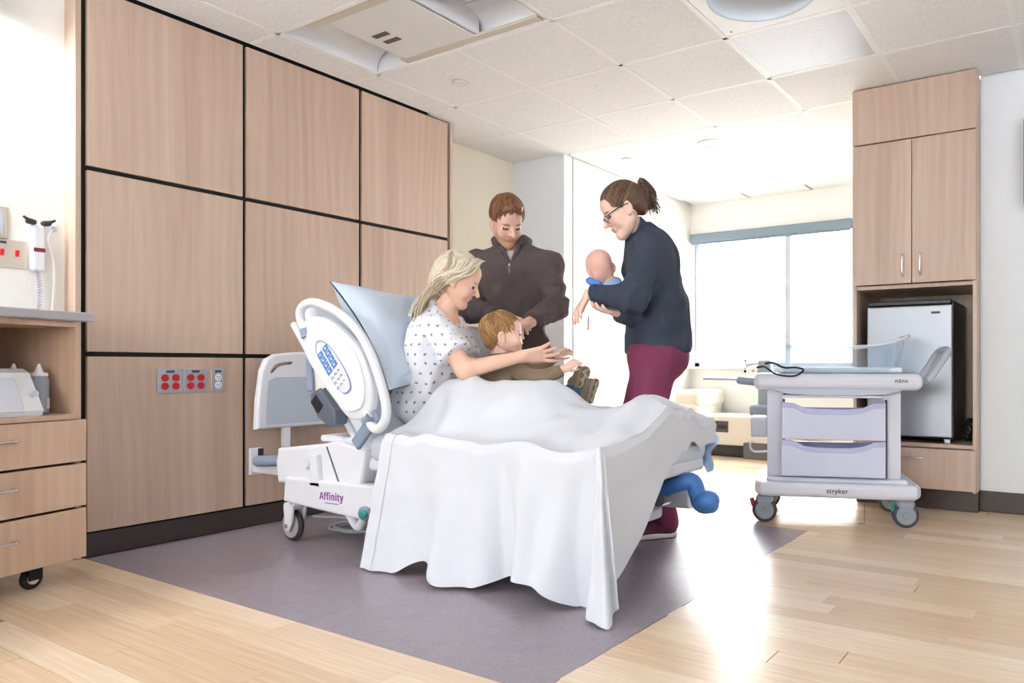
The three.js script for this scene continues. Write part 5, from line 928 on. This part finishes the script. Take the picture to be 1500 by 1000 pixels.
// ---- mother
{
  const J = MOTHER, t = person('person', 'blonde woman in patterned hospital gown sitting up in the bed', J);
  const HM = basis(J.head, [0.86, -0.42, -0.16], [0.43, 0.9, 0.03]), skin = lin(0xedc0a8);
  const d = [0.846, 0, 0.533], along = (p, k, y, s) => [p[0] + d[0] * k - d[2] * s * 0, y, p[2] + d[2] * k + s];
  const kN = [0.33, 0.6, 0.17], kF = [0.42, 0.56, 0.0], fN = [0.68, 0.545, 0.36], fF = [0.78, 0.545, 0.28];
  const bodyP = [Cp(J.neckB, lerp3(J.neckT, J.head, 0.45), 0.05, 0.049), El(J.chest, [0.1, 0.15, 0.155], 0.06, tilt(-0.25)), El(J.belly, [0.105, 0.14, 0.15], 0.06, tilt(-0.2)), El(J.pelvis, [0.13, 0.1, 0.16], 0.06), Cp(J.shN, J.shF, 0.048, 0.048, 0.05),
    Cp(J.shN, J.elN, 0.05, 0.041), Cp(J.elN, J.wrN, 0.041, 0.025), Cp(J.shF, J.elF, 0.048, 0.04), Cp(J.elF, J.wrF, 0.04, 0.025), Cp([J.pelvis[0] + 0.04, 0.6, 0.05], kN, 0.075, 0.052), Cp(kN, fN, 0.05, 0.032), Cp([J.pelvis[0] + 0.04, 0.58, -0.06], kF, 0.075, 0.05), Cp(kF, fF, 0.048, 0.032)];
  const hN = handPrims(handAt(J.wrN, [0.95, 0.12, -0.2], [-0.1, 0.45, -0.85]), -1, [0.1, 0.14, 0.2, 0.26], { size: 0.98, thumb: [0.05, 0.045, 0.03], spread: 0.09 }), hF = handPrims(handAt(J.wrF, [0.97, -0.08, 0.1], [-0.05, 0.8, 0.5]), 1, [0.15, 0.18, 0.2, 0.25], { size: 0.98, spread: 0.08 });
  const body = add(t, 'body', mergeC([blob(bodyP, 0.011), blob([...hN, Cp(J.elN, J.wrN, 0.041, 0.025, 0.012)], 0.0032), blob([...hF, Cp(lerp3(J.elF, J.wrF, 0.5), J.wrF, 0.032, 0.025, 0.012)], 0.003), headGeo(HM, { skin: 0xedc0a8, fem: 1, smile: 1, teeth: 1, brow: 0x9a7656, browK: 0.5, lip: 0xc2706c })], skin), SKINM);
  eyes(body, HM);
  // hair: parted, swept back, falling behind the shoulder and one lock in front
  const cols = [0xd9ccb6, 0xc6b596, 0xe8e0d2, 0xa8957c, 0xd2c3a9, 0xbca98c].map(lin);
  const shell = nets(field([El([0, 0.036, -0.016], [0.082, 0.093, 0.103], 0.02), El([0, -0.03, -0.07], [0.07, 0.08, 0.05], 0.04)], [cut([0, 0.07, 0.07], [0, -0.72, 0.69], 0.012)], (p) => 0.0022 * Math.sin(p[0] * 220 + 12 * noise(p[0] * 18, p[1] * 12, p[2] * 12))), [-0.11, -0.15, -0.15], [0.11, 0.15, 0.12], 0.0035, (p) => mix(cols[1], cols[2], 0.5 + 0.6 * noise(p[0] * 80, p[1] * 30, p[2] * 24)));
  shell.applyMatrix4(HM);
  const hs = [shell], rnd = R(21), T = (p) => V(...p).applyMatrix4(HM).toArray();
  for (const s of [1, -1]) for (let i = 0; i < 120; i++) {
    const q = () => rnd() - 0.5, a = rnd(), part = [s * 0.006, 0.126 - a * 0.02 + q() * 0.006, 0.075 - a * 0.14];
    const temple = [s * (0.083 + q() * 0.006), 0.05 - a * 0.03 + q() * 0.02, 0.042 - a * 0.1 + q() * 0.02], ear = [s * (0.088 + q() * 0.01), -0.02 - a * 0.02 + q() * 0.03, -0.022 - a * 0.06 + q() * 0.03];
    const nape = T([s * (0.075 + q() * 0.03), -0.09 + q() * 0.02, -0.06 - a * 0.03 + q() * 0.03]);
    const front = s > 0 && rnd() < 0.3;   // far-side lock falls forward over the chest
    const end = front ? [J.neckB[0] + 0.06 + q() * 0.04, J.neckB[1] - 0.13 - rnd() * 0.06, J.neckB[2] - 0.09 + q() * 0.05] : [J.neckB[0] - 0.1 + q() * 0.06, J.neckB[1] - 0.0 - rnd() * 0.05, J.neckB[2] + (s < 0 ? 0.085 : -0.07) + q() * 0.08];
    const mid = front ? [nape[0] + 0.02, nape[1] - 0.04, nape[2] - 0.01] : lerp3(nape, end, 0.55).map((v, k) => v + (k === 0 ? -0.015 : 0) + q() * 0.012);
    hs.push(strand([T(part), T([s * 0.05, 0.11 - a * 0.02, 0.06 - a * 0.14]), T(temple), T(ear), nape, mid, end], 0.0062, 0.0016, cols[Math.floor(rnd() * 6)], 22, 5));
  }
  add(t, 'hair', mergeC(hs, cols[0]), HAIRM).userData.label = 'long blonde hair';
  // gown with scattered print
  const cv = document.createElement('canvas'); cv.width = cv.height = 512; const x = cv.getContext('2d'); x.fillStyle = '#eff1f8'; x.fillRect(0, 0, 512, 512);
  const rp = R(77); for (let i = 0; i < 5; i++) for (let j = 0; j < 5; j++) { const cx = 50 + i * 102 + (j % 2) * 50 + (rp() - 0.5) * 16, cy = 50 + j * 102 + (rp() - 0.5) * 16; const rot = rp() * 6.28; x.fillStyle = (i + j) % 3 ? '#6a6478' : '#8a5f86'; for (let k = 0; k < 4; k++) { const a = rot + k * 0.95; x.beginPath(); x.ellipse((cx + Math.cos(a) * 13) % 512, (cy + Math.sin(a) * 13) % 512, 4.6, 5.8, a, 0, 6.3); x.fill(); } x.beginPath(); x.ellipse(cx % 512, cy % 512, 8, 6.5, rot, 0, 6.3); x.fill(); }
  const tex = new THREE.CanvasTexture(cv); tex.colorSpace = THREE.SRGBColorSpace; tex.wrapS = tex.wrapT = THREE.RepeatWrapping; tex.repeat.set(1 / 0.21, 1 / 0.21);
  const gm = M(0xffffff, 0.85, { map: tex });
  const gw = wr(0.013, 10, 1, 0.6, 1, 6);
  const torso = blob([El([J.chest[0] - 0.012, J.chest[1], J.chest[2]], [0.13, 0.165, 0.175], 0.06, tilt(-0.25)), El([J.belly[0] - 0.01, J.belly[1], J.belly[2]], [0.14, 0.16, 0.17], 0.07, tilt(-0.2)), El([J.pelvis[0] + 0.015, J.pelvis[1] - 0.01, J.pelvis[2]], [0.19, 0.12, 0.19], 0.06), Cp(J.shN, J.shF, 0.062, 0.062, 0.05), Cp(lerp3(J.neckB, J.chest, 0.1), J.chest, 0.08, 0.1, 0.05)], 0.009,
    { subs: [cut(lerp3(J.neckB, J.neckT, 0.12), V3(sub3(J.neckT, J.neckB)).normalize().add(V(0.25, 0.1, 0)).normalize().toArray(), 0.008), cut([0, 0.56, 0], [0, -1, 0], 0.01)], extra: gw });
  const sleeve = (a, b, o) => blob([Cp(a, lerp3(a, b, 0.75), 0.07, 0.082, 0.04)], 0.008, { subs: [cut(lerp3(a, b, 0.66), V3(sub3(b, a)).normalize().toArray(), 0.008)], extra: wr(0.008, 13, 1, 1, 1, o) });
  const gg = mergeC([torso, sleeve(J.shN, J.elN, 2), sleeve(J.shF, J.elF, 5)], lin(0xffffff)); gg.deleteAttribute('color');
  const nrm = gg.attributes.normal.clone(), gu = metreUV(gg); gu.setAttribute('normal', nrm);
  const gown = add(t, 'hospital_gown', gu, gm); gown.userData.label = 'white gown with scattered purple print';
  t.updateMatrixWorld();
}
// ---- toddler
{
  const J = TODDLER, t = thing('toddler', 'toddler in olive-brown shirt and jeans reaching forward on the bed', 'child', J.at, YAW);
  const HM = basis(J.head, [0.95, 0.06, -0.12], [-0.05, 1, 0.05]).multiply(new THREE.Matrix4().makeScale(0.86, 0.84, 0.92)), skin = lin(0xf2cbb6);
  const bodyP = [Cp(J.neckB, J.head, 0.038, 0.04), El(J.chest, [0.065, 0.07, 0.085], 0.04), El(J.pelvis, [0.07, 0.07, 0.09], 0.04), Cp(J.shN, J.elN, 0.03, 0.027), Cp(J.elN, J.wrN, 0.026, 0.02), Cp(J.shF, J.elF, 0.03, 0.027), Cp(J.elF, J.wrF, 0.026, 0.02), Cp(J.hipN, J.knN, 0.036, 0.03), Cp(J.knN, J.anN, 0.03, 0.026), Cp(J.hipF, J.knF, 0.036, 0.03), Cp(J.knF, J.anF, 0.03, 0.026)];
  const hd = (w, h, e, s) => handPrims(handAt(w, sub3(h, w), [0.2, -0.5, s * 0.8]), s, [0.55, 0.5, 0.55, 0.6], { size: 0.56, thumb: [0.045, 0.045, 0.03] });
  const body = add(t, 'body', mergeC([blob(bodyP, 0.009), blob([...hd(J.wrN, J.hdN, J.elN, -1), Cp(lerp3(J.elN, J.wrN, 0.7), J.wrN, 0.02, 0.018, 0.01)], 0.002), blob([...hd(J.wrF, J.hdF, J.elF, 1), Cp(lerp3(J.elF, J.wrF, 0.7), J.wrF, 0.02, 0.018, 0.01)], 0.002), headGeo(HM, { skin: 0xf2cbb6, child: 1, smile: 1, brow: 0xb08a60, browK: 0.3, lip: 0xc87870 })], skin), SKINM);
  eyes(body, HM);
  const cols = [0x9a7244, 0xb08850, 0x8a6238, 0xc09a62].map(lin);
  const shell = nets(field([El([0, 0.038, -0.014], [0.084, 0.092, 0.1], 0.02), El([0, -0.03, -0.06], [0.06, 0.05, 0.04], 0.03)], [cut([0, 0.07, 0.072], [0, -0.68, 0.73], 0.01), El([0.09, -0.02, 0.0], [0.022, 0.034, 0.03], 0.01), El([-0.09, -0.02, 0.0], [0.022, 0.034, 0.03], 0.01)], (p) => 0.002 * Math.sin(p[0] * 200 + 10 * noise(p[0] * 20, p[1] * 20, p[2] * 20)) + 0.002 * noise(p[0] * 70, p[1] * 50, p[2] * 50)), [-0.115, -0.12, -0.14], [0.115, 0.15, 0.12], 0.0035, (p) => mix(cols[2], cols[1], 0.5 + 0.6 * noise(p[0] * 80, p[1] * 40, p[2] * 30)));
  const hs = [shell, ...scalp(130, 31, (r) => [(r() - 0.5) * 0.05, 0.115 + r() * 0.01, -0.06 + (r() - 0.5) * 0.06], (r) => { const a = (r() - 0.5) * 6; return [Math.sin(a) * 0.085, 0.065 - Math.min(1.6, Math.abs(a)) * 0.052 + (r() - 0.5) * 0.02, 0.085 * Math.cos(a)]; }, cols, { r: 0.0055, r1: 0.002, k: 1.03, lift: 0.03 })];
  for (const g of hs) g.applyMatrix4(HM);
  add(t, 'hair', mergeC(hs, cols[0]), HAIRM).userData.label = 'short light brown hair';
  const arm = (a, b, c, o) => blob([Cp(a, b, 0.042, 0.038, 0.03), Cp(b, lerp3(b, c, 0.98), 0.037, 0.029, 0.03)], 0.006, { subs: [cut(lerp3(b, c, 0.92), V3(sub3(c, b)).normalize().toArray(), 0.006)], extra: wr(0.004, 20, 1, 1, 1, o) });
  const sh = add(t, 'shirt', mergeC([blob([El(J.chest, [0.085, 0.085, 0.105], 0.05), El([J.pelvis[0], J.pelvis[1] + 0.03, J.pelvis[2]], [0.09, 0.075, 0.105], 0.05), Cp(J.shN, J.shF, 0.042, 0.042, 0.04)], 0.008, { extra: wr(0.004, 14) }), arm(J.shN, J.elN, J.wrN, 1), arm(J.shF, J.elF, J.wrF, 4)], lin(0xffffff)), M(0x8d7c66, 0.9)); sh.userData.label = 'olive-brown long-sleeved shirt';
  add(t, 'jeans', blob([El(J.pelvis, [0.082, 0.06, 0.1], 0.04), Cp(J.hipN, J.knN, 0.045, 0.04, 0.03), Cp(J.knN, J.anN, 0.04, 0.036, 0.03), Cp(J.hipF, J.knF, 0.045, 0.04, 0.03), Cp(J.knF, J.anF, 0.04, 0.036, 0.03)], 0.008, { extra: wr(0.004, 16) }), M(0x33557f, 0.85)).userData.label = 'blue jeans';
  for (const [c, n, k] of [[J.shoeF, [0.62, -0.25, 0.74], 1.0], [J.shoeN, [0.85, -0.3, 0.42], 0.92]]) {
    const up = [0.25, 0.95, 0.1], B = basis(c, n, up).multiply(new THREE.Matrix4().makeScale(k, k, k));
    const sole = [[0, -0.06], [0.02, -0.056], [0.027, -0.035], [0.024, -0.005], [0.031, 0.025], [0.029, 0.05], [0.012, 0.066], [-0.01, 0.066], [-0.026, 0.052], [-0.03, 0.025], [-0.024, -0.005], [-0.026, -0.035], [-0.02, -0.056]];
    const s = add(t, 'shoe', extr(shapeOf(sole, true), 0.016, 0.004).applyMatrix4(B), M(0x8b7c68, 0.8));
    const tr = []; for (let i = 0; i < 6; i++) tr.push(moved(box(0.044, 0.0045, 0.004), 0, -0.045 + i * 0.019, 0.0165, 0, 0, i % 2 ? 0.5 : -0.5)); tr.push(moved(box(0.005, 0.1, 0.0042), 0, 0.003, 0.0166));
    add(s, 'tread', merge(tr).applyMatrix4(B), M(0xc9bda6, 0.8));
    add(s, 'upper', blob([Cp([0, -0.035, -0.02], [0, 0.03, -0.015], 0.032, 0.03, 0.02), El([0, -0.03, -0.045], [0.032, 0.034, 0.03], 0.02)], 0.005).applyMatrix4(B), M(0x6e6253, 0.8));
  }
}
renderer.render(scene, camera);
